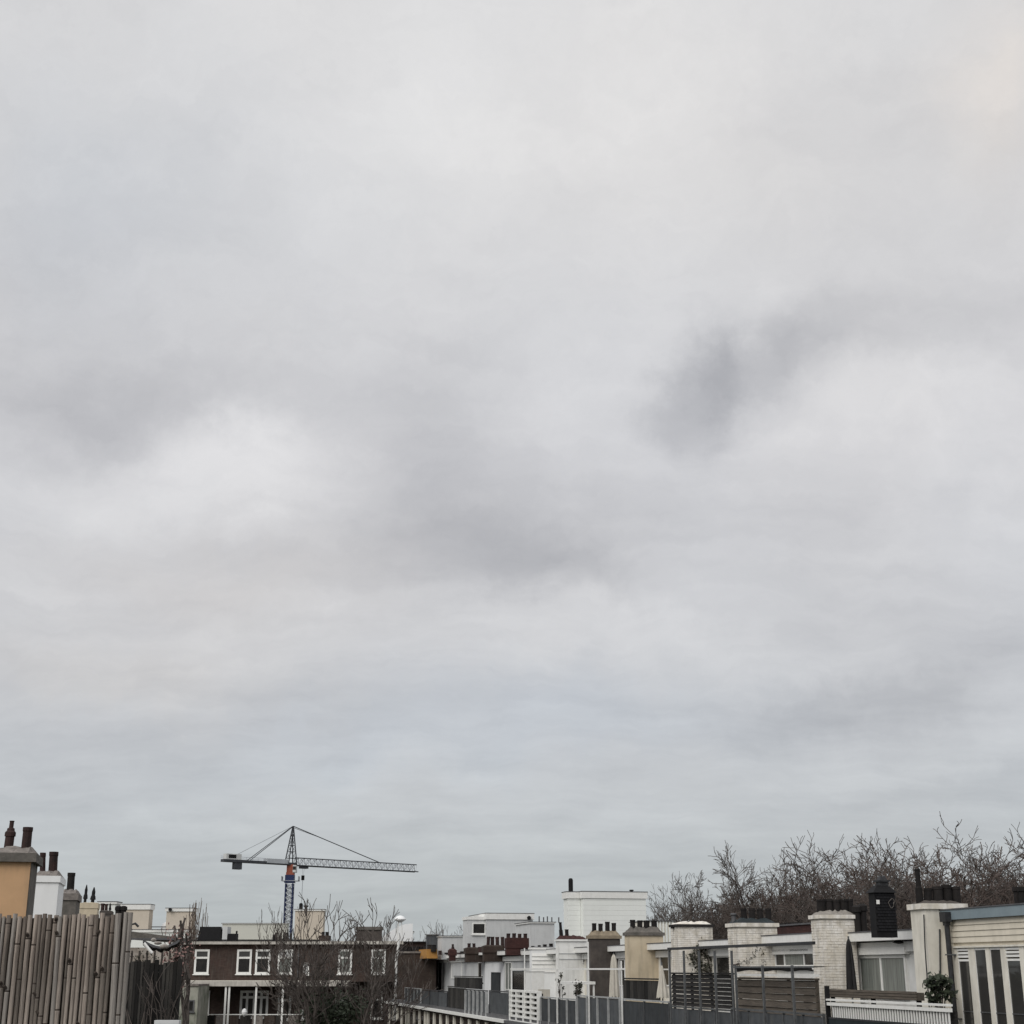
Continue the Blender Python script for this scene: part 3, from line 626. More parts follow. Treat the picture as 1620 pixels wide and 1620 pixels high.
# ------------------------------------------------------------------ terrace edge: fences and rails (plane d=14.6)
DT=14.6
def run(px0,px1,yt,yb,d=DT): return rect('x',d,px0,px1,yt,yb,A)
def panel_fence(label,px0,px1,yt,yb,m,n,pm,d=DT,postw=.05,rail=True,proud=.04,cat='fence',board=False,topm=None):
    a0,a1,z0,z1=run(px0,px1,yt,yb,d); z0=min(z0,FLOOR+.03) if yb>=1620 else z0
    t=T('panel_fence',label,cat,(d,(a0+a1)/2,z0),A)
    for k in range(n):
        y0=a0+(a1-a0)*k/n; y1=a0+(a1-a0)*(k+1)/n
        t.part('board' if board else 'panel',MB().box(d-.015+(.006*(k%2) if board else 0),d+.015,y0+(.008 if board else postw/2),y1-(.008 if board else postw/2),z0+.03,z1-.03),m)
    if postw and not board:
        for k in range(n+1):
            y=a0+(a1-a0)*k/n; t.part('post',MB().box(d-proud,d+.03,y-postw/2+.001,y+postw/2-.001,z0-.05,z1-.002),pm)
    if rail: t.part('top_rail',MB().box(d-.05,d+.04,a0,a1,z1,z1+.045),topm or pm)
    if board: t.part('back_rail',MB().box(d+.016,d+.06,a0,a1,z0+.3,z0+.37),pm)
    return t
# near rail with white balusters
a0,a1,z0,z1=run(1311,1503,1580,1608)
t=T('balustrade','white balustrade with many thin balusters in front of the wide two-pane window','railing',(DT,(a0+a1)/2,FLOOR),A)
t.part('top_rail',MB().box(DT-.06,DT+.06,a0,a1,z1-.04,z1),cleanwhite); t.part('second_rail',MB().box(DT-.045,DT+.045,a0,a1,z1-.145,z1-.075),cleanwhite)
t.part('bottom_rail',MB().box(DT-.03,DT+.03,a0,a1,z0-.05,z0-.01),darksteel)
bal=t.part('baluster',MB().box(DT-.012,DT+.012,a0+.05,a0+.092,z0-.01,z1-.146),cleanwhite)
nb_=int((a1-a0-.1)/.118)
for k in range(1,nb_): t.dup(bal,(0,k*.118,0))
t.part('post',MB().box(DT-.05,DT+.05,a1+.005,a1+.07,FLOOR+.02,z1+.28),black)
solo('parapet_wall',MB().box(DT-.02,DT+.1,a0,a1,FLOOR+.003,z0-.052),tealpanel,'dark teal parapet under the white balustrade','wall',(DT,(a0+a1)/2,FLOOR),A)
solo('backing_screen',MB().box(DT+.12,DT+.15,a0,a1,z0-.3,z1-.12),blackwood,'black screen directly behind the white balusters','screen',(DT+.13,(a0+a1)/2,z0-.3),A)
b0,b1,bz0,bz1=run(1311,1455,1566,1577,DT+.5)
t=T('wooden_bench_back','dark brown weathered beam lying behind the white balustrade','beam',(DT+.5,(b0+b1)/2,FLOOR),A)
t.part('beam',MB().box(DT+.45,DT+.6,b0,b1,bz0,bz1),brownwood)
for f in (.03,.5,.97): y=b0+(b1-b0)*f; t.part('post',MB().box(DT+.5,DT+.58,y-.04,y+.04,FLOOR,bz0),blackwood)
for k in range(3): t.part('plank',MB().box(DT+.42-.004*k,DT+.448,b0+.02,b1-.02,bz0+.01+k*.06,bz0+.06+k*.06),brownwood)
# grey parapet panels 985..1305
panel_fence('long grey-blue panel parapet under the steel frame',1160,1305,1597,1660,greypanel,5,steel,postw=.03,topm=steel)
panel_fence('short light-grey panel parapet in front of the black slatted screen',1063,1159,1593,1660,greypanel,4,steel,postw=.04,topm=steel)
panel_fence('stained dark grey panel parapet in front of the beige chimney',985,1060,1581.5,1660,darkpanel,2,steel,postw=.02,topm=dirtywhite)
panel_fence('grey panel railing with pale posts in front of the dark brown chimney',915,983,1576,1625,greypanel,4,dirtywhite,postw=.07,topm=dirtywhite,proud=.08)
panel_fence('black panel railing with three white posts right of the honeycomb wall',857,914,1578,1622,darkpanel,4,dirtywhite,postw=.07,topm=dirtywhite,proud=.08)
panel_fence('plain blue-grey panel left of the honeycomb wall',775,806,1568,1603,greypanel,1,darksteel,postw=.05)
t=panel_fence('pale picket railing over blue-grey panels',738,771,1566,1603,greypanel,5,dirtywhite,postw=.16,topm=darksteel,proud=.1)
panel_fence('dark board fence panel at the terrace edge, left of the pale pickets',709,737,1561,1597,darkwood,7,darkwood,board=True)
panel_fence('dark board fence standing back above the pale pickets',719,763,1545,1563,darkwood,9,darkwood,d=15.6,board=True)
panel_fence('blue-grey panels below the grey rendered house',668,708,1566,1592,greypanel,3,darksteel,postw=.04)
panel_fence('small blue-grey ribbed panel at the far end of the row',641,666,1563,1584,greypanel,5,dirtywhite,postw=.1)
panel_fence('dark slatted screen below the beige chimney',986,1044,1549,1582,darkwood,10,darkwood,d=15.2,board=True)
# honeycomb wall
a0,a1,z0,z1=run(808,854,1567,1614)
t=T('honeycomb_wall','white pierced honeycomb block wall at the terrace edge','wall',(DT,(a0+a1)/2,z0),A)
t.part('hole_shade_sheet',MB().box(DT+.12,DT+.14,a0,a1,z0,z1-.05),blackwood); nc,nr=4,6; cw=(a1-a0)/nc; chh=(z1-z0)/nr  # dark sheet added behind the holes, stands in for the terrace's shade
for j in range(nr+1): t.part('course',MB().box(DT-.09,DT+.09,a0,a1,z0+j*chh-.045,z0+j*chh+.045),white)
for i in range(nc+1):
    for j in range(nr):
        y=a0+i*cw+(0 if True else 0); y=min(max(y,a0+.1),a1-.1); t.part('block',MB().box(DT-.085,DT+.085,y-.1,y+.1,z0+j*chh+.0455,z0+(j+1)*chh-.0455),white)
# white tubular frame
t=T('tube_pergola','white tubular frame spanning the middle terraces','frame',(DT-.03,HX(900,1533,DT).y,FLOOR),A)
y0=HX(988,1533,DT-.1).y; y1=HX(808,1533,DT-.1).y
t.part('rail',MB().box(DT-.12,DT-.08,y0,y1,-.028,.028),cleanwhite)
for px,yt in ((809,1533),(830,1500),(881,1497),(931,1490),(983,1520)):
    p=HX(px,1533,DT-.1); zt=HX(px,yt,DT-.1).z; t.part('post',MB().box(DT-.125,DT-.081,p.y-.022,p.y+.022,FLOOR,max(zt,-.029)),cleanwhite)
# steel frame over panels
t=T('pergola','dark steel pergola frame of slender posts under one long beam','frame',(DT-.15,HX(1160,1500,DT).y,FLOOR),A)
y0=HX(1288,1500,DT-.15).y; y1=HX(1058,1500,DT-.15).y; zb=HX(1060,1503,DT-.15).z
t.part('beam',MB().box(DT-.2,DT-.11,y0,y1,zb,zb+.07),darksteel)
for px,yt in ((1060,1504),(1083,1504),(1107,1504),(1132,1504),(1159,1504),(1207,1527),(1254,1527)):
    p=HX(px,1540,DT-.15); zt=HX(px,yt,DT-.15).z; t.part('post',MB().box(DT-.18,DT-.13,p.y-.035,p.y+.035,FLOOR,min(zt,zb-.001) if yt<1510 else zt),steel)
y2=HX(1159,1500,DT-.15).y; y3=HX(1286,1500,DT-.15).y
t.part('middle_rail',MB().box(DT-.17,DT-.14,y3,y2,HX(1207,1528,DT).z-.05,HX(1207,1528,DT).z-.01),steel)
for px in (1165,): p=HX(px,1560,DT-.15); t.part('post',MB().box(DT-.18,DT-.13,p.y-.03,p.y+.03,FLOOR,HX(px,1527,DT-.15).z),steel)
# slatted screens behind the frame
def slat_screen(label,px0,px1,yt,yb,m,n,d,gap=.25):
    a0,a1,z0,z1=run(px0,px1,yt,yb,d); t=T('slatted_screen',label,'screen',(d,(a0+a1)/2,z0),A); h=(z1-z0)/n
    for k in range(n):
        o=random.Random(k+px0).random()*.012; rq=random.Random(k*7+px0); e=rq.uniform(-.012,.012); za_=z0+k*h+h*gap/2; zb_=z0+(k+1)*h-h*gap/2
        t.part('slat',MB().add([(d-.034-o,a0,za_),(d-.034-o,a1,za_+e),(d-.006,a1,zb_+e),(d-.006,a0,zb_),(d+.012,a0,za_),(d+.012,a1,za_+e),(d+.012,a1,zb_+e),(d+.012,a0,zb_)],[(0,3,2,1),(4,5,6,7),(0,1,5,4),(3,7,6,2),(0,4,7,3),(1,2,6,5)]),m)
    for f in (.01,.34,.67,.99):
        y=a0+(a1-a0)*f; t.part('post',MB().box(d+.0135,d+.08,y-.04,y+.04,FLOOR,z1),m)
    t.part('cap_rail',MB().box(d-.05,d+.09,a0-.02,a1+.02,z1+.001,z1+.05),m)
    return t
slat_screen('black slatted wooden screen under the left bays of the steel frame',1064,1158,1541,1590,blackwood,8,15.0,.10)
slat_screen('brown-grey slatted wooden screen with broad boards under the right bays of the steel frame',1168,1292,1549,1600,brownwood,5,15.0,.035)
solo('white_shelf',MB().box(14.9,15.1,HX(1290,1540,15).y,HX(1168,1540,15).y,HX(1170,1544,15).z,HX(1170,1540.5,15).z),cleanwhite,'long thin white shelf lying on top of the brown-grey slatted screen','shelf',(15,HX(1230,1540,15).y,-.1),A)
# black canopy strip
mb=MB(); pts0=[]; 
for k in range(13):
    f=k/12; px=1166+(1286-1166)*f; p=HX(px,1530,15.4); zt=HX(px,1528+2*math.sin(f*3.1)+ (0),15.4).z; zb_=HX(px,1538-3*abs(math.sin(f*9)),15.4).z
    pts0.append((p.y,zt,zb_))
for k in range(12):
    (ya,ta,ba),(yb_,tb_,bb)=pts0[k],pts0[k+1]
    mb.add([(15.4,ya,ba),(15.4,yb_,bb),(15.35,yb_,tb_),(15.35,ya,ta),(15.9,ya,ta-.02),(15.9,yb_,tb_-.02)],[(0,1,2,3),(3,2,5,4)])
solo('rolled_awning',mb,tarp,'black sagging awning above the brown-grey slatted screen','awning',(15.4,HX(1230,1530,15.4).y,0),A)
# parasols
def parasol(label,px,yt,yb,wpx,d,m,tip=True,straight=False):
    p=HX(px,(yt+yb)/2,d); zt=HX(px,yt,d).z; zb=HX(px,yb,d).z; k=abs(HY(px+wpx/2,(yt+yb)/2,p.y).x-HY(px,(yt+yb)/2,p.y).x)
    t=T('parasol',label,'parasol',(p.x,p.y,FLOOR),A)
    mb=MB(); n=16; prof=[(.15,1.0),(.42,.93),(.58,.8),(.72,.55),(.85,.3),(.92,.12),(1,0.0)] if not straight else [(.05,1.0),(.2,.9),(.42,.65),(.68,.35),(.9,.12),(1,0)]
    vs=[];fs=[]
    for (r,h) in prof:
        for q in range(n):
            th=2*math.pi*q/n; rr=r*k*(1 if q%2 else .74); vs.append((p.x+rr*math.cos(th),p.y+rr*math.sin(th),zb+(zt-zb)*h-(0.05*(q%2) if h==0 else 0)))
    for i in range(len(prof)-1):
        for q in range(n): q2=(q+1)%n; fs.append((i*n+q,i*n+q2,(i+1)*n+q2,(i+1)*n+q))
    fs.append(tuple(range(n))); mb.add(vs,fs); t.part('canopy',mb,m)
    t.part('pole',MB().tube([(p.x,p.y,FLOOR),(p.x,p.y,zt+.06)],.022,8),steel)
    t.part('base',MB().lathe(p.x,p.y,[(.25,FLOOR),(.25,FLOOR+.06),(.06,FLOOR+.1)],14),lead)
parasol('closed off-white parasol in front of the dark brown chimney',971.5,1510,1576,17,15.5,fabric)
parasol('closed off-white parasol spreading at the foot, in front of the beige chimney edge',1047.5,1525,1577,19,15.0,fabric,straight=True)
parasol('closed black parasol leaning by the white painted brick chimney',1345,1485,1566,16,16.3,tarp)
# small terrace objects
p=HX(863,1565,16)
t=T('terrace_chair','pale folding chair on the terrace right of the honeycomb wall','chair',(p.x,p.y,FLOOR),A); zb=FLOOR
t.part('seat',MB().box(p.x-.25,p.x+.25,p.y-.25,p.y+.25,zb+.43,zb+.48),fabric); t.part('backrest',MB().box(p.x-.27,p.x+.27,p.y+.26,p.y+.3,zb+.5,zb+1.15),fabric)
for sx in(-1,1):
    for sy in(-1,1): t.part('leg',MB().tube([(p.x+sx*.22,p.y+sy*.22,zb),(p.x+sx*.22,p.y+sy*.22,zb+.43)],.02,6),steel)
p=HX(846,1550,16.5); solo('storage_cabinet',MB().box(p.x-.3,p.x+.3,p.y-.7,p.y+.7,FLOOR,HX(838,1537,16.2).z).box(p.x-.33,p.x+.33,p.y-.73,p.y+.73,HX(838,1537,16.2).z,HX(838,1537,16.2).z+.04),cleanwhite,'white storage cabinet behind the honeycomb wall','cabinet',(p.x,p.y,FLOOR),A)
p=HX(913,1560,16); t=T('terrace_table','white garden table left of the dark brown chimney','table',(p.x,p.y,FLOOR),A)
zt=HX(913,1555,16).z; t.part('tabletop',MB().box(p.x-.45,p.x+.45,p.y-1.2,p.y+1.2,zt-.05,zt+.06),cleanwhite)
for sy in(-1,1):
    for sx in (-1,1): t.part('leg',MB().box(p.x+sx*.4-.03,p.x+sx*.4+.03,p.y+sy*1.1-.04,p.y+sy*1.1+.04,FLOOR,zt-.05),cleanwhite)
solo('orange_cover',MB().box(16.4,17.2,HX(688,1510,17).y,HX(669,1510,17).y,HX(669,1517,17).z,HX(669,1503,17).z,.05,.1),orangecloth,'orange cover on a roof box at the far end of the row','cover',(17,HX(680,1510,17).y,ROOF),A)
for i,px in enumerate((676,682,688)):
    p=HX(px,1502,17); solo('small_chimney_pot',MB().lathe(16.9,p.y,[(.2,p.z-.15),(.18,p.z+.28),(.22,p.z+.3),(.15,p.z+.3)],8),blackpot,['left','middle','right'][i]+' black pot above the orange cover','chimney pot',(16.9,p.y,p.z),A,'black pots above the orange cover')

# ------------------------------------------------------------------ plants
def twigs(mb,p,d,L,r,lev,rng,maxlev,up=.1,wig=.25,prob=.6,ang=(25,55),minr=.02,lr=(.5,.75),rr=.6,step=.5,ns=(8,6,5,4,3,3,3),out=None):
    n=max(3,int(L/step)); st=L/n; pts=[p.copy()]; rs=[r]; kids=[]
    for i in range(n):
        d=(d+Vector((rng.gauss(0,wig),rng.gauss(0,wig),rng.gauss(0,wig*.6)+up))).normalized()
        p=p+d*st; r1=max(r*(1-.55*(i+1)/n),minr); pts.append(p.copy()); rs.append(r1)
        if lev<maxlev and (i>=n*.25 or lev>0) and rng.random()<prob:
            ax=Vector((rng.gauss(0,1),rng.gauss(0,1),rng.gauss(0,1))); ax=(ax-d*ax.dot(d)).normalized(); an=R(rng.uniform(*ang))
            cd=(d*math.cos(an)+ax*math.sin(an)).normalized(); kids.append((p.copy(),cd,L*rng.uniform(*lr)*(1-.35*i/n),max(r1*rr,minr)))
    tgt=out[min(lev,len(out)-1)] if out else mb
    tgt.tube(pts,rs,ns[min(lev,len(ns)-1)],cap=False)
    if lev<maxlev:
        for _ in range(2):   # fork at the tip
            ax=Vector((rng.gauss(0,1),rng.gauss(0,1),rng.gauss(0,.5))); ax=(ax-d*ax.dot(d)).normalized(); an=R(rng.uniform(12,32))
            kids.append((p.copy(),(d*math.cos(an)+ax*math.sin(an)).normalized(),L*rng.uniform(.55,.8),max(rs[-1]*.85,minr)))
    for k in kids: twigs(mb,*k,lev+1,rng,maxlev,up,wig,prob,ang,minr,lr,rr,step,ns,out)
def tree_mesh(seed,trunk_h,limbs,limbL,r0,maxlev,minr=.026,up=.12,spread=(20,55),prob=.5,m=(bark,bark),wig=.22,step=.6,lr=(.5,.75)):
    rng=random.Random(seed); tr=MB(); cr=MB()
    pts=[Vector((0,0,0))]; 
    for k in range(6): pts.append(Vector((rng.gauss(0,.08),rng.gauss(0,.08),trunk_h*(k+1)/6)))
    tr.tube(pts,[r0*1.35]+[r0*(1-.06*k) for k in range(6)],9,cap=False)
    for k in range(limbs):
        th=2*math.pi*k/limbs+rng.uniform(-.4,.4); an=R(rng.uniform(*spread)); d=Vector((math.cos(th)*math.sin(an),math.sin(th)*math.sin(an),math.cos(an)))
        base=pts[-1]-Vector((0,0,rng.random()*trunk_h*.15))
        twigs(cr,base,d,limbL*rng.uniform(.8,1.15),r0*.55,0,rng,maxlev,up,wig,prob,minr=minr,step=step,out=[tr,cr],lr=lr)
    a=tr.mesh('trunk',m[0]); b=cr.mesh('crown',m[1]); print('tree',seed,len(tr.f),len(cr.f)); return a,b
def place_tree(name,label,meshes,x,y,h,rot,sxy,group,natural,cat='tree',z=-EYE):
    o=bpy.data.objects.new(name,None); COL.objects.link(o); o.location=(x,y,z+EYE); o.rotation_euler=(0,0,rot); s=h/natural; o.scale=(s*sxy,s*sxy,s); tag(o,label,cat,group)
    for nm,me in zip(('trunk','crown'),meshes): c=bpy.data.objects.new(nm,me); COL.objects.link(c); c.parent=o
    return o
def top_of(ms,q=.9996):
    z=sorted(v.co.z for m in ms for v in m.vertices); return z[min(len(z)-1,int(len(z)*q))]
plane=[tree_mesh(s,7.0,8,4.4,.34,6,minr=.015,m=(bark,[bark,barkred][s%2]),prob=.42,up=.055,wig=.30,step=.7,spread=(12,72),lr=(.45,.68)) for s in (11,12,14)]
tops=[top_of(m) for m in plane]
print('tops',tops)
TR=[(1072,1436,98,.6,'small bare tree at the left end of the tree line, beside the large white block'),
 (1100,1400,94,.7,'bare tree rising behind the crumbling top of the ivy-covered chimney'),
 (1143,1352,92,.72,'bare tree with tall twin spikes, behind the gap left of the black mound cap'),
 (1190,1380,95,1,'bare tree directly behind the black mound cap with four pots'),
 (1240,1360,92,1,'bare tree behind the dark red brick roof box'),
 (1292,1345,90,1,'bare tree with a thin spike, behind the left edge of the black pot block'),
 (1340,1355,93,1,'bare tree just right of the black pot block'),
 (1388,1345,86,1,'bare tree behind the slate-hung chimney'),
 (1440,1322,84,1,'tall bare tree behind the tall black flue'),
 (1490,1330,86,1,'bare tree behind the four squat pots of the tall white chimney'),
 (1532,1338,84,1,'bare tree above the left end of the blue-grey roof edge'),
 (1575,1350,86,1,'lower bare tree above the middle of the blue-grey roof edge'),
 (1622,1298,78,1.0,'tallest bare tree cut off by the right edge of the picture')]
for i,(px,py,Y,sx,lab) in enumerate(TR):
    w=hit(px,py,0,'y',Y); k=i%3
    place_tree('bare_tree',lab,plane[k],w.x,Y,(w.z+EYE)*.985,i*1.9+(.9 if i==0 else 3.3 if i==1 else 2.6 if i==2 else 0),1.0*sx,'bare trees behind the right-hand row',tops[k])
LM=['above the left part of the ivy chimney','above the right part of the ivy chimney','left of the black mound cap','right of the black mound cap','above the dark red roof box','above the left of the black pot block','between pot block and slate chimney','right of the slate chimney','behind the tall black flue','above the hopper of the downpipe','above the middle of the blue-grey roof edge','behind the two flues at the right edge']
# second rank, farther, fills the lower mass
for i in range(12):
    px=1084+i*48; w=hit(px,1412-i*4.2-(i%3)*7,0,'y',112); k=(i+1)%3
    place_tree('bare_tree','farther bare tree filling the low twigs '+LM[i],plane[k],w.x,112,(w.z+EYE)*1.065,i*2.3+(2.6 if i<3 else .5),(.62 if i<3 else 1.1),'farther rank of bare trees',tops[k])
# ornamental tree in front of the brick building
gt=tree_mesh(36,7.6,11,4.2,.26,4,minr=.021,up=.09,spread=(6,58),prob=.40,m=(bark,bark),wig=.2,step=.7); tg=top_of(gt,.998)
w=hit(540,1428,0,'y',92); place_tree('garden_tree','spreading bare garden tree in front of the right half of the brick building',gt,w.x,92,w.z+EYE,1.2,.95,None,tg)
gt2=tree_mesh(32,4.2,6,3.8,.2,5,minr=.019,up=.10,spread=(12,42),prob=.28,m=(bark,bark),wig=.2,step=.7); tg2=top_of(gt2,.996)
w=hit(493,1440,0,'y',96); place_tree('garden_tree','slim bare garden tree crossing the beige block with the flues',gt2,w.x,96,w.z+EYE,.3,.6,None,tg2)
w=hit(598,1462,0,'y',97); place_tree('garden_tree','low bare tree left of the white mushroom-capped pipe',gt2,w.x,97,w.z+EYE,2.3,.7,None,tg2)
# pollarded tree left
pt=tree_mesh(41,9.5,4,1.5,.13,3,minr=.014,up=.2,spread=(8,26),prob=.35,m=(bark,barkred),wig=.25,step=.5); tpz=top_of(pt)
w=hit(288,1428,0,'y',62); place_tree('pollard_tree','thin pollarded tree with upright reddish shoots left of the brick building',pt,w.x,62,w.z+EYE,0,.7,None,tpz)
# poplar-like pale tree
pp=tree_mesh(51,3,9,6.5,.2,3,minr=.05,up=.35,spread=(4,16),prob=.6,m=(barkpale,barkpale),wig=.12,step=.7); tz=top_of(pp)
w=hit(318,1425,0,'y',140); place_tree('poplar_tree','pale brown narrow tree right of the second cream rooftop box',pp,w.x,140,w.z+EYE,0,.42,None,tz)
for i,(px,py) in enumerate(((708,1472),(728,1466))):
    w=hit(px,py,0,'y',150); place_tree('distant_tree',['left','right'][i]+' tiny bare tree above the low grey rooftop box',gt2,w.x,150,w.z+EYE,i*2,.7,'tiny trees above the low grey box',tg2)
# ivy on the cream chimney
def leafmass(label,name,pts,size,n,m,cat,org,a,sig,kind=None,stems=None):
    rng=random.Random(len(label)); mb=MB()
    for _ in range(n):
        p=rng.choice(pts); mb.leaf((p[0]+rng.gauss(0,sig[0]),p[1]+rng.gauss(0,sig[1]),p[2]+rng.gauss(0,sig[2])),size*rng.uniform(.6,1.3),rng)
    t=T(name,label,cat,org,a); t.part('foliage',mb,m)
    sm=MB()
    for q in (stems or []): sm.tube(q,[.03]*len(q),5,cap=False)
    if stems: t.part('stem',sm,bark)
    return t
sC4=HX(1072,1500,17).y-.08
def cy(px,py): p=HY(px,py,sC4); return (p.x,sC4,p.z)
pts=[cy(*q) for q in ((1098,1508),(1105,1503),(1112,1502),(1118,1508),(1122,1515),(1125,1525),(1120,1532),(1112,1538),(1104,1532),(1100,1524),(1108,1520),(1097,1516),(1128,1538),(1124,1545))]
leafmass('dark climbing ivy on the lower half of the cream brick chimney','ivy',pts,.055,950,ivym,'climbing plant',(pts[0][0],sC4,FLOOR),A,(.13,.05,.12),stems=[[cy(1122,1575),cy(1125,1540),cy(1119,1515),cy(1108,1503)],[cy(1125,1540),cy(1107,1533),cy(1099,1512)]])
sC3=HX(1168,1500,17).y-.06
def cy3(px,py): p=HY(px,py,sC3); return (p.x,sC3,p.z)
pts=[cy3(*q) for q in ((1170,1524),(1176,1524),(1182,1521),(1187,1518),(1191,1513),(1194,1507),(1197,1502),(1206,1510),(1207,1520),(1205,1503))]
leafmass('thin creeper rising diagonally across the white wall beneath the black mound cap','climbing_vine',pts,.04,260,ivym,'climbing plant',(pts[0][0],sC3,FLOOR),A,(.05,.03,.05),stems=[[cy3(1160,1527),cy3(1172,1524),cy3(1187,1518),cy3(1197,1501)],[cy3(1206,1560),cy3(1206,1520),cy3(1205,1500)]])
def shrub(label,name,px,yt,yb,wpx,d,m,size,n,a=A,pot=True,cat='potted plant',floor=FLOOR):
    p=HX(px,(yt+yb)/2,d,a); zt=HX(px,yt,d,a).z; zb=HX(px,yb,d,a).z; k=abs(HY(px+wpx/2,yt,p.y,a).x-HY(px,yt,p.y,a).x)
    rng=random.Random(px); t=T(name,label,cat,(p.x,p.y,floor),a)
    mb=MB(); cl=[(p.x+rng.gauss(0,k*.5),p.y+rng.gauss(0,k*.5),rng.uniform(zb,zt)) for _ in range(12)]
    st=MB()
    for q in cl: st.tube([(p.x,p.y,floor+.3),((p.x+q[0])/2,(p.y+q[1])/2,(zb+q[2])/2),q],[.02,.014,.008],5,cap=False)
    for _ in range(n): q=rng.choice(cl); mb.leaf((q[0]+rng.gauss(0,k*.24),q[1]+rng.gauss(0,k*.24),q[2]+rng.gauss(0,k*.25)),size*rng.uniform(.5,1.3),rng)
    t.part('foliage',mb,m); t.part('stem',st,bark)
    if pot: t.part('pot',MB().lathe(p.x,p.y,[(.16,floor),(.22,floor+.36),(.24,floor+.36),(.24,floor+.4),(.18,floor+.4)],12),blackpot)
shrub('dark leafy shrub at the foot of the tall white rendered chimney','potted_shrub',1483,1545,1583,32,16.6,leafm,.085,420)
shrub('pale-leaved plant in a pot right of the brown-grey slatted screen','potted_shrub',1282,1568,1590,18,15.3,mat('variegated_leaf',(.35,.34,.27),(.1,.1,.07),9,.8),.06,260)
shrub('dark spindly plant behind the black panel railing','potted_shrub',887,1540,1575,10,15.6,ivym,.06,120)
shrub('dark plant under the white garden table','potted_shrub',914,1556,1575,14,15.2,ivym,.06,160)
# ------------------------------------------------------------------ white mushroom-capped pipe
YP=99
def wp(px,py,Y): return hit(px,py,0,'y',Y)
p=wp(633,1455,YP); t=T('mushroom_vent','white mushroom-capped pipe rising in front of the brick building','vent pipe',(p.x,YP,-3),0)
t.part('cap',MB().lathe(p.x,YP,[(.08,p.z-.18),(.30,p.z-.06),(.40,p.z+.02),(.38,p.z+.06),(.22,p.z+.22),(.04,p.z+.27)],16),white2,smooth=True)
for dx in (-.11,.11): t.part('leg',MB().tube([(p.x+dx*.9,YP,p.z-.15),(p.x+dx*1.5,YP,p.z-1.0)],.035,6),cleanwhite)
t.part('pipe',MB().tube([(p.x-.05,YP,p.z-.95),(p.x-.1,YP,p.z-2.0),(p.x-.2,YP,p.z-2.4),(p.x-.2,YP,-3.2)],.085,8),cleanwhite)
t.part('pole_base',MB().box(p.x-.4,p.x+.1,YP-.2,YP+.2,-EYE,-3.19),brick2)

# ------------------------------------------------------------------ brick building across the end
YB=110.0
def bx(px,py=1520,Y=YB): return wp(px,py,Y).x
def bz(py,Y=YB,px=450): return wp(px,py,Y).z
xa,xb=bx(285),bx(700); zr=bz(1490.5)
t=T('brick_building','dark purple-brown brick building with white sash windows and a covered balcony','building',((xa+xb)/2,YB+4,-EYE),0); BB=t
t.part('wall',MB().box(xa,xb,YB,YB+9,bz(1553),zr-.002),brick)
t.part('lower_wall',MB().box(xa,xb,YB+1.6,YB+9,-EYE,bz(1553)-.002),brick)
t.part('cornice',MB().box(bx(291),bx(638),YB-.45,YB+.01,bz(1494),bz(1489)),cornice)
t.part('roof',MB().box(xa-.1,xb,YB-.3,YB+9.1,zr,zr+.05),roofm)
t.part('roof_edging',MB().box(bx(291),bx(505),YB-.5,YB-.31,bz(1488.8),bz(1486.5)),black)
for px in (319.5,386.5,416,451.5):
    window(t,'y',YB,bx(px-11.7),bx(px+11.7),bz(1541),bz(1502),cols=1,rows=(.66,),fw=.14,gm=[gd,glass] if px!=451.5 else [gc,shade],out=.08)
window(t,'y',YB,bx(480),bx(490),bz(1542),bz(1523),fw=.1,gm=shade,out=.06)
window(t,'y',YB,bx(535),bx(557),bz(1541),bz(1502),rows=(.66,),fw=.14,gm=gc,out=.08)
window(t,'y',YB,bx(587),bx(610),bz(1541),bz(1502),rows=(.66,),fw=.14,gm=gc,out=.08)
t.part('drainpipe',MB().tube([(bx(472),YB-.08,bz(1494)),(bx(472),YB-.08,bz(1551))],.05,6),lead)
# balcony slab with fascia and posts
t.part('balcony_roof',MB().box(bx(296),bx(556),YB-1.2,YB-.001,bz(1553),bz(1551),0,0),offwhite)
t.part('balcony_fascia',MB().box(bx(296),bx(556),YB-1.25,YB-1.201,bz(1560),bz(1551.5)),cornice)
for px in (313,364.5,370,412,453.5): t.part('post',MB().box(bx(px)-.065,bx(px)+.065,YB-1.15,YB-1.0,bz(1680),bz(1560)),cleanwhite)
t.part('balcony_floor',MB().box(bx(296),bx(620),YB-1.2,YB+1.6,bz(1665),bz(1660)),lead)
t.part('balcony_rail',MB().box(bx(313),bx(485),YB-1.14,YB-1.08,bz(1605),bz(1603.6)),cleanwhite)
for k in range(9): t.part('rail_panel',MB().box(bx(315+k*18.5),bx(315+k*18.5+16.5),YB-1.1,YB-1.07,bz(1650),bz(1606)),[brick2,darkwood,lightconc][k%3])
YL=YB+1.6
def lw(p0,p1,y0,y1,**k): window(t,'y',YL,wp(p0,1580,YL).x,wp(p1,1580,YL).x,wp(450,y1,YL).z,wp(450,y0,YL).z,out=.08,**k)
lw(315,332,1567,1608,rows=(.72,),fw=.16,gm=glass,sill=False,name='door')
lw(380,425,1567,1612,cols=(.25,.5,.75),rows=(.76,),fw=.17,gm=glass,sill=False,name='door')
lw(440,461,1567,1614,cols=1,rows=(.68,),fw=.14,gm=glass)
lw(478,487,1597,1613,cols=1,fw=.12,gm=gd)
lw(530,550,1570,1612,cols=2,rows=(.7,),fw=.12,gm=glass)
lw(587,606,1568,1612,cols=1,rows=(.7,),fw=.14,gm=gd)
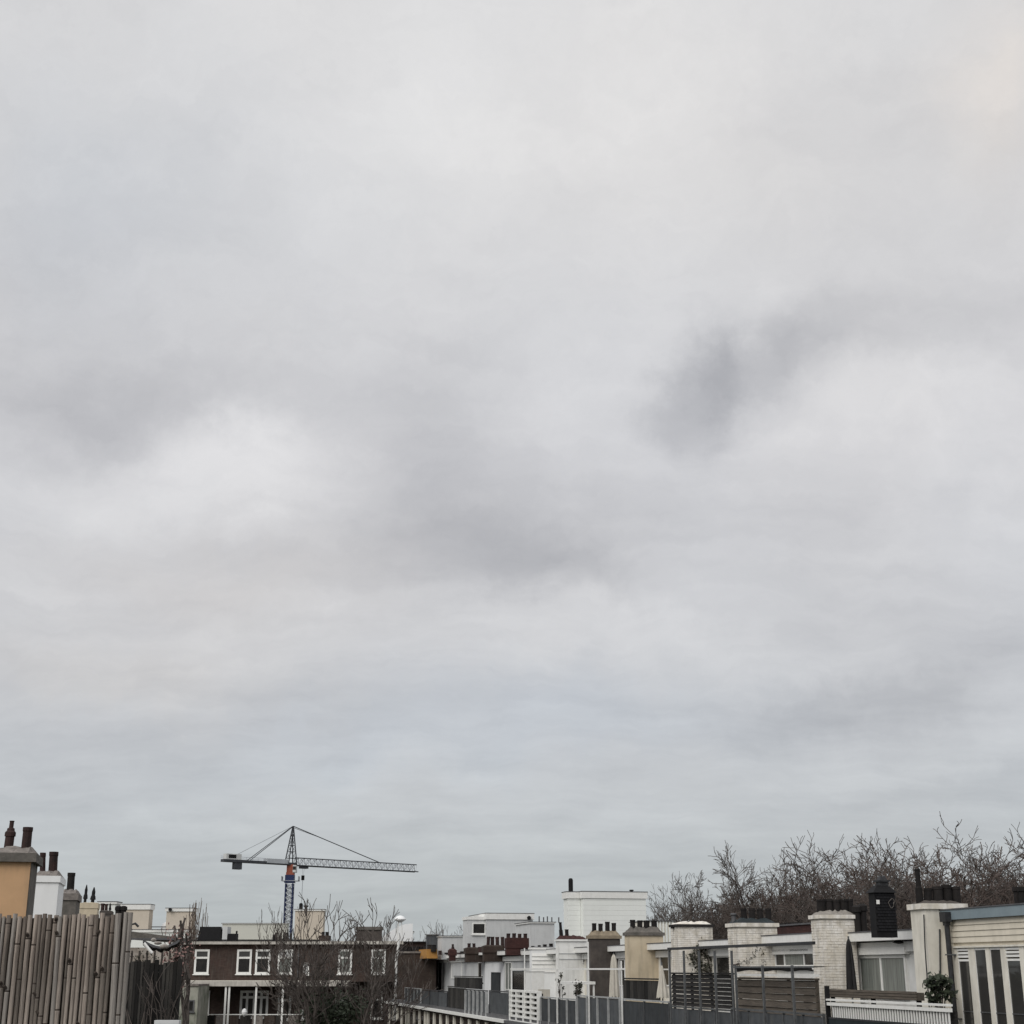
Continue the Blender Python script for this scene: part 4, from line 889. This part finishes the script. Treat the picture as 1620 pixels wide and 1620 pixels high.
solo('wall_lantern',MB().lathe(bx(397),YB-1.6,[(.05,bz(1607)),(.16,bz(1604)),(.2,bz(1600)),(.14,bz(1596)),(.03,bz(1594.5))],10),white2,'small white globe lantern hanging before the white balcony doors','lantern',(bx(397),YB-1.6,bz(1600)),0)
# roof clutter on the brick building
p=wp(305,1485,YB+2)
solo('roof_box',MB().box(bx(305),bx(344),YB+1,YB+3.5,zr+.05,bz(1466,YB+1),.15,.1),black,'black flat-topped box on the left end of the brick roof','roof box',(bx(325),YB+2,zr+.05),0)
solo('roof_light',MB().box(bx(345),bx(353),YB+1,YB+2.4,zr+.05,bz(1466,YB+1)).box(bx(333),bx(345.5),YB+1.6,YB+2.4,bz(1470,YB+1),bz(1465.5,YB+1)),shade,'pale grey rooflight right of the black roof box','rooflight',(bx(349),YB+2,zr+.05),0)
solo('low_roof_box',MB().box(bx(354),bx(367),YB+1,YB+2,zr+.05,bz(1477,YB+1)),black,'low black hatch right of the pale rooflight','roof hatch',(bx(360),YB+1.5,zr+.05),0)
solo('roof_pole',MB().tube([(bx(366),YB+1.5,zr),(bx(366),YB+1.5,bz(1472))],.07,6),black,'short black stub pole beside the low black hatch','pole',(bx(366),YB+1.5,zr),0)
nm=['leftmost','second','third','fourth','fifth','rightmost']
for i,(px,yt) in enumerate(((421,1478),(425,1475),(431,1479),(438,1474.5),(443,1475),(449,1476))):
    solo('roof_vent',MB().lathe(bx(px),YB+3,[(.1,zr),(.09,bz(yt+2,YB+3)),(.12,bz(yt+1.5,YB+3)),(.03,bz(yt,YB+3))],8),blackpot,nm[i]+' of the small black vents left of the crane mast','roof vent',(bx(px),YB+3,zr),0,'small black vents on the brick roof')
t=T('roof_chimney','dark brick chimney with black pots in the middle of the brick roof','chimney',(bx(511),YB+.7,zr),0)
t.part('shaft',MB().box(bx(503),bx(519),YB-.02,YB+1.3,zr-.2,bz(1480)),brick2)
for px in (508,514): t.part('chimney_pot',MB().lathe(bx(px),YB+.6,potprof(bz(1480),bz(1474),.12,'plain'),8),blackpot)
t=T('roof_chimney','wide twig-screened dark chimney right of the middle of the brick roof','chimney',(bx(578),YB+3,zr),0)
t.part('shaft',MB().box(bx(558),bx(597),YB+2,YB+3.4,zr,bz(1471,YB+2)),brownconc); t.part('cap',MB().box(bx(556),bx(599),YB+1.9,YB+3.5,bz(1471,YB+2),bz(1466,YB+2)),greyconc)
# white arched hood behind the mushroom pipe
mb=MB(); n=12
for k in range(n+1):
    f=k/n; px=600+66*f*0+ (53)*f; y=1487-26*math.sin(math.pi*f*.52); 
    mb.v+= [tuple(wp(px,y,YB+5)),tuple(wp(px,1492,YB+5)),tuple(wp(px,y,YB+7))]
for k in range(n): i=k*3; mb.f+=[(i,i+1,i+4,i+3),(i,i+3,i+5,i+2)]; mb.mi+=[0,0]
solo('curved_roof',mb,white2,'white curved roof hood behind the mushroom-capped pipe','roof',tuple(wp(630,1490,YB+6)),0)
# low wing right of it, with stubby pot row
t=T('brick_annex','dark brick annex with a row of stubby pots, right of the mushroom-capped pipe','building',(bx(650,1520,106),108,-EYE),0)
t.part('wall',MB().box(bx(627,1520,106),bx(690,1520,106),106,109.9,-EYE,bz(1508,106)),brick2)
t.part('coping',MB().box(bx(626,1520,106),bx(690,1520,106),105.9,109.8,bz(1508,106)+.001,bz(1505,106)),lightconc)
for k in range(6): x=bx(637+k*6.2,1500,107); t.part('chimney_pot',MB().lathe(x,107,potprof(bz(1505,106)+.001,bz(1497.5,107),.14,'plain'),8),[blackpot,cleanwhite][0])
# plaster extension left
t=T('plaster_extension','stained pale plaster extension at the left end of the balcony','building',(bx(300,1580,105),106,-EYE),0)
t.part('wall',MB().box(bx(280,1580,105),bx(313,1580,105),105,108.7,-EYE,bz(1560,105)),mossy); t.part('coping',MB().box(bx(280,1580,105),bx(313.5,1580,105),104.9,108.6,bz(1560,105)+.001,bz(1557,105)),lightconc)
window(t,'y',105,bx(299,1580,105),bx(308,1580,105),bz(1601,105),bz(1582,105),fw=.08,gm=gd,fm=lead)

# ------------------------------------------------------------------ far boxes above the roofs
def farbox(name,label,px0,px1,yt,yb,Y,m,fasc=4,L=1.6,cat='building',zb=None):
    x0,x1=wp(px0,yt,Y).x,wp(px1,yt,Y).x; z1=wp((px0+px1)/2,yt,Y).z; fz=z1-wp((px0+px1)/2,yt+fasc,Y).z
    t=T(name,label,cat,((x0+x1)/2,Y+L/2,-EYE),0)
    t.part('wall',MB().box(x0,x1,Y,Y+L,-EYE,z1-fz),m)
    t.part('fascia',MB().box(x0-.12,x1+.12,Y-.12,Y+L+.12,z1-fz+.001,z1),cleanwhite)
    t.part('roof',MB().box(x0-.14,x1+.14,Y-.14,Y+L+.14,z1+.001,z1+.06),lead); return t
t=farbox('far_building','cream rooftop box with white fascia, right above the bamboo screen',184,237,1431,1470,150,farcream,8)
t.part('pipe_stub',MB().tube([(wp(190,1436,149.7).x,149.6,wp(190,1436,149.7).z),(wp(190,1436,149.7).x,149.9,wp(190,1436,149.7).z)],.16,8),black)
t=farbox('far_building','cream rooftop box half hidden by the pollarded tree',264,305,1437,1480,150,farcream,5)
t.part('pipe_stub',MB().tube([(wp(269,1439,149.7).x,149.6,wp(269,1439,149.7).z),(wp(269,1439,149.7).x,149.9,wp(269,1439,149.7).z)],.16,8),black)
farbox('far_building','low pale building joining the two cream rooftop boxes',205,306,1471,1482,149,farwhite,4)
farbox('far_building','small white roof box left of the two black vents over the bamboo screen',157,183,1427,1440,125,farwhite,3)
# dome with rail between boxes
c=wp(249,1463,148); t=T('roof_dome','small white dome behind a thin rail between the two cream boxes','dome',(c.x,150,0),0)
t.part('dome',MB().lathe(c.x,152,[(.55,wp(249,1468,152).z-.5),(.55,wp(249,1466,152).z),(.4,wp(249,1461,152).z),(.05,wp(249,1458,152).z)],14),white2,smooth=True)
t.part('rail',MB().box(wp(238,1466,148).x,wp(262,1466,148).x,148.2,148.3,wp(249,1467,148).z,wp(249,1465.5,148).z),lead)
t.part('plinth',MB().box(wp(238,1466,148).x,wp(262,1466,148).x,149.1,155,wp(249,1475,148).z-1,wp(249,1470,148).z),lead)
t=farbox('far_building','long low pale beige building left of the crane mast',352,454,1461,1500,190,farbeige,1)
t.o['label']='long low pale beige building left of the crane mast'
t=farbox('far_building','beige rooftop block with two dark flues right of the crane mast',467,512,1439,1500,170,farcream,2)
for px,yt,kk in ((474,1428,'tube'),(482,1432,'cup')):
    x=wp(px,1438,171).x; za=wp(px,1440,171).z; zb=wp(px,yt,171).z
    t.part('flue',MB().lathe(x,172,[(.22,za-.1),(.22,zb-.1),(.1,zb)] if kk=='tube' else [(.08,za-.1),(.1,za+.3),(.35,zb-.05),(.3,zb)],8),black)
farbox('far_building','pale far building behind the mushroom-capped pipe',640,652,1474,1500,160,farwhite,2)

# ------------------------------------------------------------------ tower crane
YC=350.0
def lattice(mb,p0,p1,w,h,n,r,rb,tri=False):
    """four (or three) chords with zigzag bracing between two points; w sideways, h upward"""
    p0,p1=Vector(p0),Vector(p1); d=(p1-p0).normalized(); up=Vector((0,0,1)) if abs(d.z)<.9 else Vector((0,1,0)); sd=d.cross(up).normalized(); up=sd.cross(d).normalized()
    cs=[sd*w/2+up*0,-sd*w/2,up*h] if tri else [sd*w/2,-sd*w/2,-sd*w/2+up*h,sd*w/2+up*h]
    if not tri and abs(d.z)>.9: cs=[sd*w/2-up*h/2,-sd*w/2-up*h/2,-sd*w/2+up*h/2,sd*w/2+up*h/2]
    for c in cs: mb[0].tube([p0+c,p1+c],r,4)
    for k in range(n):
        a=p0+(p1-p0)*k/n; b=p0+(p1-p0)*(k+1)/n; m=(a+b)/2
        for i in range(len(cs)):
            c,e=cs[i],cs[(i+1)%len(cs)]
            mb[1].tube([a+c,m+e],rb,3,cap=False); mb[1].tube([m+e,b+c],rb,3,cap=False)
            mb[1].tube([a+c,a+e],rb,3,cap=False)
pm=wp(460,1362,YC); X0,H=pm.x,pm.z
t=T('tower_crane','blue and orange tower crane with long lattice jib above the brick building','crane',(X0,YC,-EYE),0)
sc=wp(466,1362,YC).x-pm.x
zc=wp(460,1398,YC).z; zs=wp(460,1383,YC).z; zr1=wp(460,1381.5,YC).z; zr2=wp(460,1368,YC).z
a,b=MB(),MB(); lattice((a,b),(X0,YC,-EYE),(X0,YC,zc),2*sc*.92,2*sc*.92,30,.17,.10); m1=t.part('mast',a,craneblue); t.part('mast_bracing',b,cranewhite,parent=m1)
t.part('climbing_frame',MB().box(X0-sc*1.15,X0+sc*1.15,YC-sc*1.1,YC+sc*1.1,zs-1.7,zs-.2).box(X0-sc*1.3,X0+sc*1.3,YC-sc*1.3,YC+sc*1.3,zs-2.0,zs-1.7),craneblue)
t.part('walkway',MB().box(X0-sc*2.1,X0+sc*2.4,YC-sc*1.4,YC+sc*1.4,zs-1.6,zs-1.5).box(X0+sc*2.3,X0+sc*2.4,YC-sc*1.4,YC+sc*1.4,zs-1.6,zs-.5).box(X0-sc*2.1,X0-sc*2.0,YC-sc*1.4,YC+sc*1.4,zs-1.6,zs-.5),cranewhite)
t.part('slewing_unit',MB().box(X0-sc*.95,X0+sc*1.1,YC-sc,YC+sc,zs-.2,zr1+.2).box(X0-sc*.85,X0+sc*.9,YC-sc*.9,YC+sc*.9,zr1+.2,zr2),cranered)
cb=t.part('cab',MB().box(X0+sc*.92,X0+sc*1.75,YC-1.9,YC+.2,zr1+.1,zr2-.2),shade); t.part('cab_window',MB().box(X0+sc*.95,X0+sc*1.76,YC-1.95,YC-1.901,zr1+.7,zr2-.5),gd,parent=cb)
dj=Vector((.75,.66,0)).normalized(); J0=Vector((X0,YC,zr2))
def solve(px,z,sign):
    lo,hi=0,80
    for _ in range(40):
        m=(lo+hi)/2; q=J0+dj*sign*m; q=Vector((q.x,q.y,z)); x=proj(q)[0]
        if (x<px)==(sign>0): lo=m
        else: hi=m
    return (lo+hi)/2
LJ=solve(659,zr2+.8,1); LC=solve(352,zr2+.8,-1); print('jib',LJ,LC)
a,b=MB(),MB(); lattice((a,b),J0+dj*1.2+Vector((0,0,-.1)),J0+dj*LJ+Vector((0,0,-.1)),1.5,1.75,21,.13,.085,tri=True); m1=t.part('jib',a,cranegrey); t.part('jib_bracing',b,cranewhite,parent=m1)
# counter jib: deck, rails, winch, ballast
sd=dj.cross(Vector((0,0,1))); mb=MB()
def obx(mb,a,b,wd,z0,z1):
    q=[J0+dj*a+sd*wd,J0+dj*b+sd*wd,J0+dj*b-sd*wd,J0+dj*a-sd*wd]
    mb.add([(p.x,p.y,J0.z+z0) for p in q]+[(p.x,p.y,J0.z+z1) for p in q],[(0,3,2,1),(4,5,6,7),(0,1,5,4),(1,2,6,5),(2,3,7,6),(3,0,4,7)])
obx(mb,-LC,1.2,.75,-.15,.45); t.part('counter_jib',mb,cranegrey)
mb=MB()
for k in range(12): p=J0-dj*(LC*k/12+.8)-sd*.8; mb.tube([p,p+Vector((0,0,1.2))],.04,4)
mb.tube([J0-dj*LC-sd*.8+Vector((0,0,1.2)),J0-dj*.8-sd*.8+Vector((0,0,1.2))],.05,4); mb.tube([J0-dj*LC-sd*.8+Vector((0,0,.8)),J0-dj*.8-sd*.8+Vector((0,0,.8))],.04,4)
t.part('handrail',mb,cranewhite)
mb=MB(); obx(mb,-LC+.6,-LC+4.6,.7,.45,1.7); t.part('winch_housing',mb,shade)
mb=MB(); obx(mb,-LC+1.2,-LC+3.2,.72,.7,1.5); t.part('winch',mb,black)
mb=MB(); obx(mb,-LC+3.0,-LC+4.9,.6,-1.7,-.15); t.part('counterweight',mb,cranegrey)
mb=MB(); obx(mb,-LC*.38,-1.2,.8,.1,1.1); t.part('electrical_box',mb,cranewhite)
ap=wp(462.5,1307,YC); ap=Vector((X0+.2,YC,ap.z)); mb=MB()
for sa in(-1,1):
    for sb_ in (-1,1): mb.tube([J0+dj*sa*1.15+sd*sb_*.9,ap+sd*sb_*.15],.14,5)
for k in range(1,6):
    f=k/6; q=[(J0+dj*sa*1.15+sd*sb_*.9).lerp(ap+sd*sb_*.15,f) for sa,sb_ in((-1,-1),(1,-1),(1,1),(-1,1))]
    f2=(k+1)/6; q2=[(J0+dj*sa*1.15+sd*sb_*.9).lerp(ap+sd*sb_*.15,min(f2,1)) for sa,sb_ in((-1,-1),(1,-1),(1,1),(-1,1))]
    for i in range(4): mb.tube([q[i],q[(i+1)%4]],.06,4); mb.tube([q[i],q2[(i+1)%4]],.05,3)
t.part('tower_head',mb,cranegrey)
e1=J0+dj*solve(600,zr2+1.7,1)+Vector((0,0,1.7)); mb=MB(); mb.tube([ap,e1],.11,4); mb.tube([ap-Vector((0,0,.35)),ap.lerp(e1,.33)],.05,4); t.part('jib_tie',mb,cranegrey)
mb=MB()
for o_ in (-.7,.7): mb.tube([ap+sd*o_*.3,J0-dj*(LC*.62)+sd*o_+Vector((0,0,.5))],.09,4)
mb.tube([ap,J0-dj*(LC*.8)+Vector((0,0,1.6))],.035,4); t.part('counter_tie',mb,cranegrey)
hk=J0+dj*(solve(480,zr2,1)); mb=MB(); obx(mb,solve(475,zr2,1),solve(486,zr2,1),.6,-.75,-.2); t.part('trolley',mb,cranegrey)
zh=wp(480,1384,YC).z; mb=MB()
for o_ in (-.25,.25): mb.tube([hk+Vector((o_,0,-.6)),Vector((hk.x+o_*.3,hk.y,zh))],.03,3)
t.part('hoist_rope',mb,cranewhite); t.part('hook_block',MB().box(hk.x-.35,hk.x+.35,hk.y-.25,hk.y+.25,zh-1.1,zh),black); t.part('lifting_chain',MB().tube([(hk.x,hk.y,zh-1.1),(hk.x-.1,hk.y,wp(480,1432,YC).z)],.06,5),cranewhite)

# ------------------------------------------------------------------ left-hand row chimneys (plane d=-3)
GL='chimney stacks of the left-hand row'
def lstack(label,d0,pc,po,ps,yb,yt,ycr,bm,cm,km,pl,**k): return stack(label,d0,pc,po,ps,yb,yt,ycr,bm,cm,km,pl,zbase=-1.6,group=GL,**k)
s_=lstack('big orange rendered chimney with heavy grey cap and two large pots, at the left edge',-3,49,-26,59,1364,1349,1331,orange,greyconc,lightconc,
  [(14,1298,1334,17,'cowl',redpot),(41.5,1309,1338,16.5,'plain',redpot)],over=.1)
x0,x1,y0,y1=s_[1:5]; s_[0].part('side_render',MB().box(x1,x1+.015,y0+.02,y1,-1.55,HX(49,1364,-3).z-.002),greyconc)
lstack('white chimney with crumbling pale mortar and two dark red pots, behind the orange one',-3,93,52,102,1396,1385,1371,white2,white2,lightconc,
  [(68,1349,1374,9,'plain',redpot),(84,1348,1374,14,'plain',redpot)],over=.035)
lstack('grey cement chimney tapering to one capped pot, third from the left edge',-3,121,96,127,1424,1413,1402,greyconc,lightconc,lightconc,
  [(111.5,1381,1405,13,'plain',blackpot)],over=.04)
lstack('cream chimney with two pointed black cowls, above the bamboo screen',-3,154,126,157,1437,1428,1426,cream,cream,cream,
  [(134,1400,1430,8,'point',black),(146,1403,1430,10,'point',black)],over=.02)
lstack('brown chimney with three small dark pots peeping over the right part of the bamboo screen',-3,177,158,179,1446,1441,1439,brownconc,brownconc,brownconc,
  [(162,1429,1441,6,'plain',redpot),(168,1430,1441,5,'plain',redpot),(174,1429,1441,5,'point',black)],over=.02)
# the left row's flat roofs that carry them
for i,(sa,sb_) in enumerate(((24,35),(35.02,46),(46.02,70))):
    t=T('left_terraced_house',['nearest','second','farthest'][i]+' flat-roofed house of the left-hand row, below the chimneys','house',(-8,(sa+sb_)/2,-EYE),A,'houses of the left-hand row')
    t.part('wall',MB().box(-14,-2.9,sa,sb_,-EYE,-1.75),brick2); t.part('roof',MB().box(-14.05,-2.85,sa,sb_,-1.748,-1.6),roofm)
# pots right of the bamboo edge
for i,px in enumerate((187,195)):
    p=wp(px,1445,70); solo('chimney_pot',MB().lathe(p.x,70,[(.13,-1.6),(.13,wp(px,1441,70).z),(.17,wp(px,1440,70).z),(.17,wp(px,1435,70).z),(.08,wp(px,1433,70).z)],8),blackpot,['left','right'][i]+' of the two black pots at the right end of the bamboo screen','chimney pot',(p.x,70,-1.6),0,'two black pots past the screen')

# ------------------------------------------------------------------ bamboo screen (near)
YN=7.0; rng=random.Random(21)
t=T('bamboo_screen','tall weathered bamboo pole screen in the left foreground','fence',(wp(100,1533,YN).x,YN,-1.62),0)
def pole_mesh(zt,r,seed,z0=-1.6):
    rg=random.Random(seed); mb=MB(); z=z0; prof=[(r,z0)]; nodes=[]
    z+=rg.uniform(.05,.4)
    while z<zt-.03: nodes.append(z); z+=rg.uniform(.28,.62)
    last=z0
    n=9
    def ring(lst): pass
    for zn in nodes:
        mb.cur=0; mb.tube_z(0,0,[(r,last),(r*.97,(last+zn)/2),(r*1.02,zn-.02),(r*1.1,zn-.008),(r*1.03,zn-.0035)],n); 
        mb.cur=1; mb.tube_z(0,0,[(r*1.0,zn-.0035),(r*1.06,zn-.002),(r*1.06,zn+.002),(r*.98,zn+.0035)],n)
        if rg.random()<.38:
            th=rg.uniform(-2.6,-.5); c=Vector((math.cos(th)*r*.9,math.sin(th)*r*.9,zn+.012)); mb.tube([c,c+Vector((math.cos(th)*.012,math.sin(th)*.012,.012))],[.009,.006],6)
        last=zn+.0035
    mb.cur=0; mb.tube_z(0,0,[(r*.98,last),(r*.97,zt),(r*.8,zt)],n); mb.cur=1; mb.tube_z(0,0,[(r*.78,zt-.03),(r*.78,zt+.0005)],n)
    return mb
px=-64.0; k=0
while px<199:
    r=rng.choice([.006,.009,.0115,.012,.013,.016])*.92; wpx=r*2/YN*F/cp; 
    yt=1447+rng.choice([-1.5,0,.5,1,3]) if px<135 else 1447+rng.choice([-2,0,3,0,-3,2,5])*1.0
    if px>188: yt=1440+rng.uniform(0,6)
    layer=.0 if k%2 else .007
    p=wp(px+wpx/2,1533,YN+layer); zt=wp(px+wpx/2,yt,YN+layer).z
    me=pole_mesh(zt,r,k).mesh('bamboo_pole',[rng.choice([bamboo,bamboo,bamboo_old,bamboo_grey]),bambood]); o=bpy.data.objects.new('bamboo_pole',me); COL.objects.link(o); o.parent=t.o
    o.location=(p.x-t.org.x,YN+layer-t.org.y,1.62); lean=rng.gauss(0,.007); o.rotation_euler=(rng.gauss(0,.003),lean,rng.uniform(-.5,.5)); 
    px+=wpx*(1.0+rng.random()*.26); k+=1
x0=wp(-70,1500,YN).x; x1=wp(199,1500,YN).x
t.part('gap_shade_sheet',MB().box(x0,wp(196,1500,YN).x,YN+.03,YN+.045,-1.6,wp(100,1452,YN).z),bambood)  # added dark sheet, puts shade into the gaps between the poles
for z in (.12,-.55,-1.3): t.part('rail',MB().box(x0,x1,YN+.05,YN+.09,z,z+.05),darkwood)
for px in (-50,100,180): x=wp(px,1500,YN).x; t.part('post',MB().box(x-.03,x+.03,YN+.092,YN+.16,-1.6,.2),darkwood)

# ------------------------------------------------------------------ dark fence and roof clutter beyond
YD=14.0; rng=random.Random(3)
x0=wp(184,1570,YD).x; x1=wp(283,1570,YD).x; zt=wp(230,1521,YD).z
t=T('board_fence','dark weathered vertical board fence right of the bamboo screen','fence',((x0+x1)/2,YD,-1.62),0)
x=x0; k=0
while x<x1:
    w=rng.uniform(.022,.045); t.part('board',MB().box(x,x+w-.004,YD-rng.uniform(0,.018),YD+.015,-1.6,zt+rng.uniform(-.035,.02)),darkwood); x+=w; k+=1
for z in (-.1,-.9): t.part('rail',MB().box(x0,x1,YD+.016,YD+.05,z,z+.06),darkwood)
# a pale slatted bench edge at the bottom
p0=wp(245,1615,12.5); p1=wp(284,1615,12.5)
t=T('white_ledge','white painted ledge at the foot of the dark board fence','ledge',((p0.x+p1.x)/2,12.5,-1.62),0)
t.part('top',MB().box(p0.x,p1.x,12.48,12.56,p0.z-.025,p0.z+.004),shade)
for x in (p0.x+.03,p1.x-.03): t.part('leg',MB().box(x-.02,x+.02,12.5,12.55,-1.6,p0.z-.0255),darkwood)
# grey flat-roofed outbuilding with pale wall behind it
YO=40; x0=wp(186,1500,YO).x; x1=wp(280,1500,YO).x
t=T('outbuilding','grey flat-roofed outbuilding with a patchy pale wall above the dark board fence','building',((x0+x1)/2,YO+2,-EYE),0)
t.part('wall',MB().box(x0,x1,YO,YO+.7,-EYE,wp(240,1499,YO).z),mat('patchy_pale_render',(.62,.57,.51),(.3,.26,.22),2.6,.9,.4,stain=.3))
mb=MB(); x1+=.18; za,zb=wp(203,1471,YO-.12).z,wp(290,1484,YO-.12).z; th=wp(240,1478,YO).z-wp(240,1492,YO).z
mb.add([(x0,YO-.12,za-th),(x1,YO-.12,zb-th*.6),(x1,YO-.12,zb),(x0,YO-.12,za),(x0,YO+.8,za-th),(x1,YO+.8,zb-th*.6),(x1,YO+.8,zb),(x0,YO+.8,za)],[(0,1,2,3),(3,2,6,7),(0,4,5,1),(4,7,6,5),(0,3,7,4),(1,5,6,2)])
t.part('roof',mb,greyconc); t.part('roof_edging',MB().box(x0,x1,YO-.17,YO-.125,zb-.05,zb-.0),lead)
# sagging black tarpaulin
mb=MB(); n=14; vs=[];fs=[]
for i in range(n+1):
    f=i/n; px=226+58*f; sag=math.sin(math.pi*f)
    for j,(dy,oy) in enumerate(((0,0),(4,.3),(9,.15))):
        q=wp(px,1486+11*sag+dy*(1+.2*math.sin(i*2.1)),37.5-oy); vs.append(tuple(q))
for i in range(n):
    for j in range(2): fs.append((i*3+j,i*3+j+1,i*3+j+4,i*3+j+3))
mb.add(vs,fs)
solo('tarpaulin',mb,tarp,'black tarpaulin sagging like a hammock below the grey outbuilding roof','tarpaulin',tuple(wp(255,1495,37.5)),0)
for i,(px,py,rx,rz,lab) in enumerate(((243,1487,.07,.05,'small round pale bundle on the sagging tarpaulin'),(250,1492,.10,.04,'flat pale bundle in the middle of the tarpaulin'),(260,1497.5,.12,.06,'largest pale sack at the right end of the tarpaulin'))):
    q=wp(px,py,37.2); mb=MB(); prof=[(.02,q.z-rz),(rx*.75,q.z-rz*.75),(rx,q.z-rz*.1),(rx*.85,q.z+rz*.5),(rx*.3,q.z+rz)]; mb.lathe(q.x,37.2,prof,10); solo('sack',mb,sack,lab,'sack',tuple(q),0,smooth=True)
q0,q1=wp(228,1492,37),wp(241,1508,37); solo('folded_pole',MB().tube([q0,q1],.035,6),cleanwhite,'pale slanting pole at the left end of the tarpaulin','pole',tuple(q1),0)
q0,q1,q2=wp(206,1460,36),wp(214,1461,36),wp(219,1466,36); solo('bent_pipe',MB().tube([wp(208,1472,36),wp(207,1463,36),q1,q2],.03,6),darksteel,'thin bent pipe just right of the bamboo screen','pipe',tuple(wp(208,1472,36)),0)
# withered creeper
rng=random.Random(77); pts=[]; st=[]
for k in range(16):
    px=268+rng.random()*36; py=1478+rng.random()*80; pts.append(tuple(wp(px,py,39)))
for k in range(9):
    px=274+rng.random()*22; q=[wp(px+rng.gauss(0,3),1640-k2*(22+k*.6),39+rng.gauss(0,.1)) for k2 in range(8)]; st.append(q)
leafmass('withered reddish creeper hanging beside the pollarded tree','withered_creeper',pts,.05,420,pinkleaf,'climbing plant',tuple(wp(285,1620,39)),0,(.14,.1,.2),stems=st)
pts=[tuple(wp(206+rng.random()*84,1503+rng.random()*20,39.6)) for _ in range(24)]
leafmass('dark straggly creeper along the pale wall over the board fence','wall_creeper',pts,.035,120,ivym,'climbing plant',tuple(wp(250,1530,39.6)),0,(.12,.05,.07),stems=[[wp(205+k*12,1535,39.6),wp(208+k*12,1518,39.6),wp(204+k*12+5,1504,39.6)] for k in range(7)])
# bare climbing stems over the dark fence
rng=random.Random(15); cm=MB()
for k in range(16):
    px=200+rng.random()*78; q=wp(px,1640,YD-.06); d=Vector((rng.gauss(0,.15),0,1)).normalized()
    twigs(cm,q,d,rng.uniform(.22,.40),.007,0,rng,1,up=.08,wig=.16,prob=.5,minr=.0025,step=.08)
t=T('bare_climber','tangle of bare climber stems in front of the dark board fence','climbing plant',tuple(wp(240,1640,YD-.06)),0); t.part('stem',cm,bark)
# evergreen mass at the foot of the garden tree
rng=random.Random(9); pts=[tuple(wp(495+rng.random()*75,1590+rng.random()*60,93)) for _ in range(30)]
leafmass('dark evergreen shrub around the foot of the spreading garden tree','evergreen_shrub',pts,.12,2600,leafm,'shrub',tuple(wp(530,1700,93)),0,(.45,.45,.5))

for o in bpy.data.objects:
    if 'label' in o and len(o['label'].replace('-',' ').split())>16: print('LONG',o.name,o['label'])
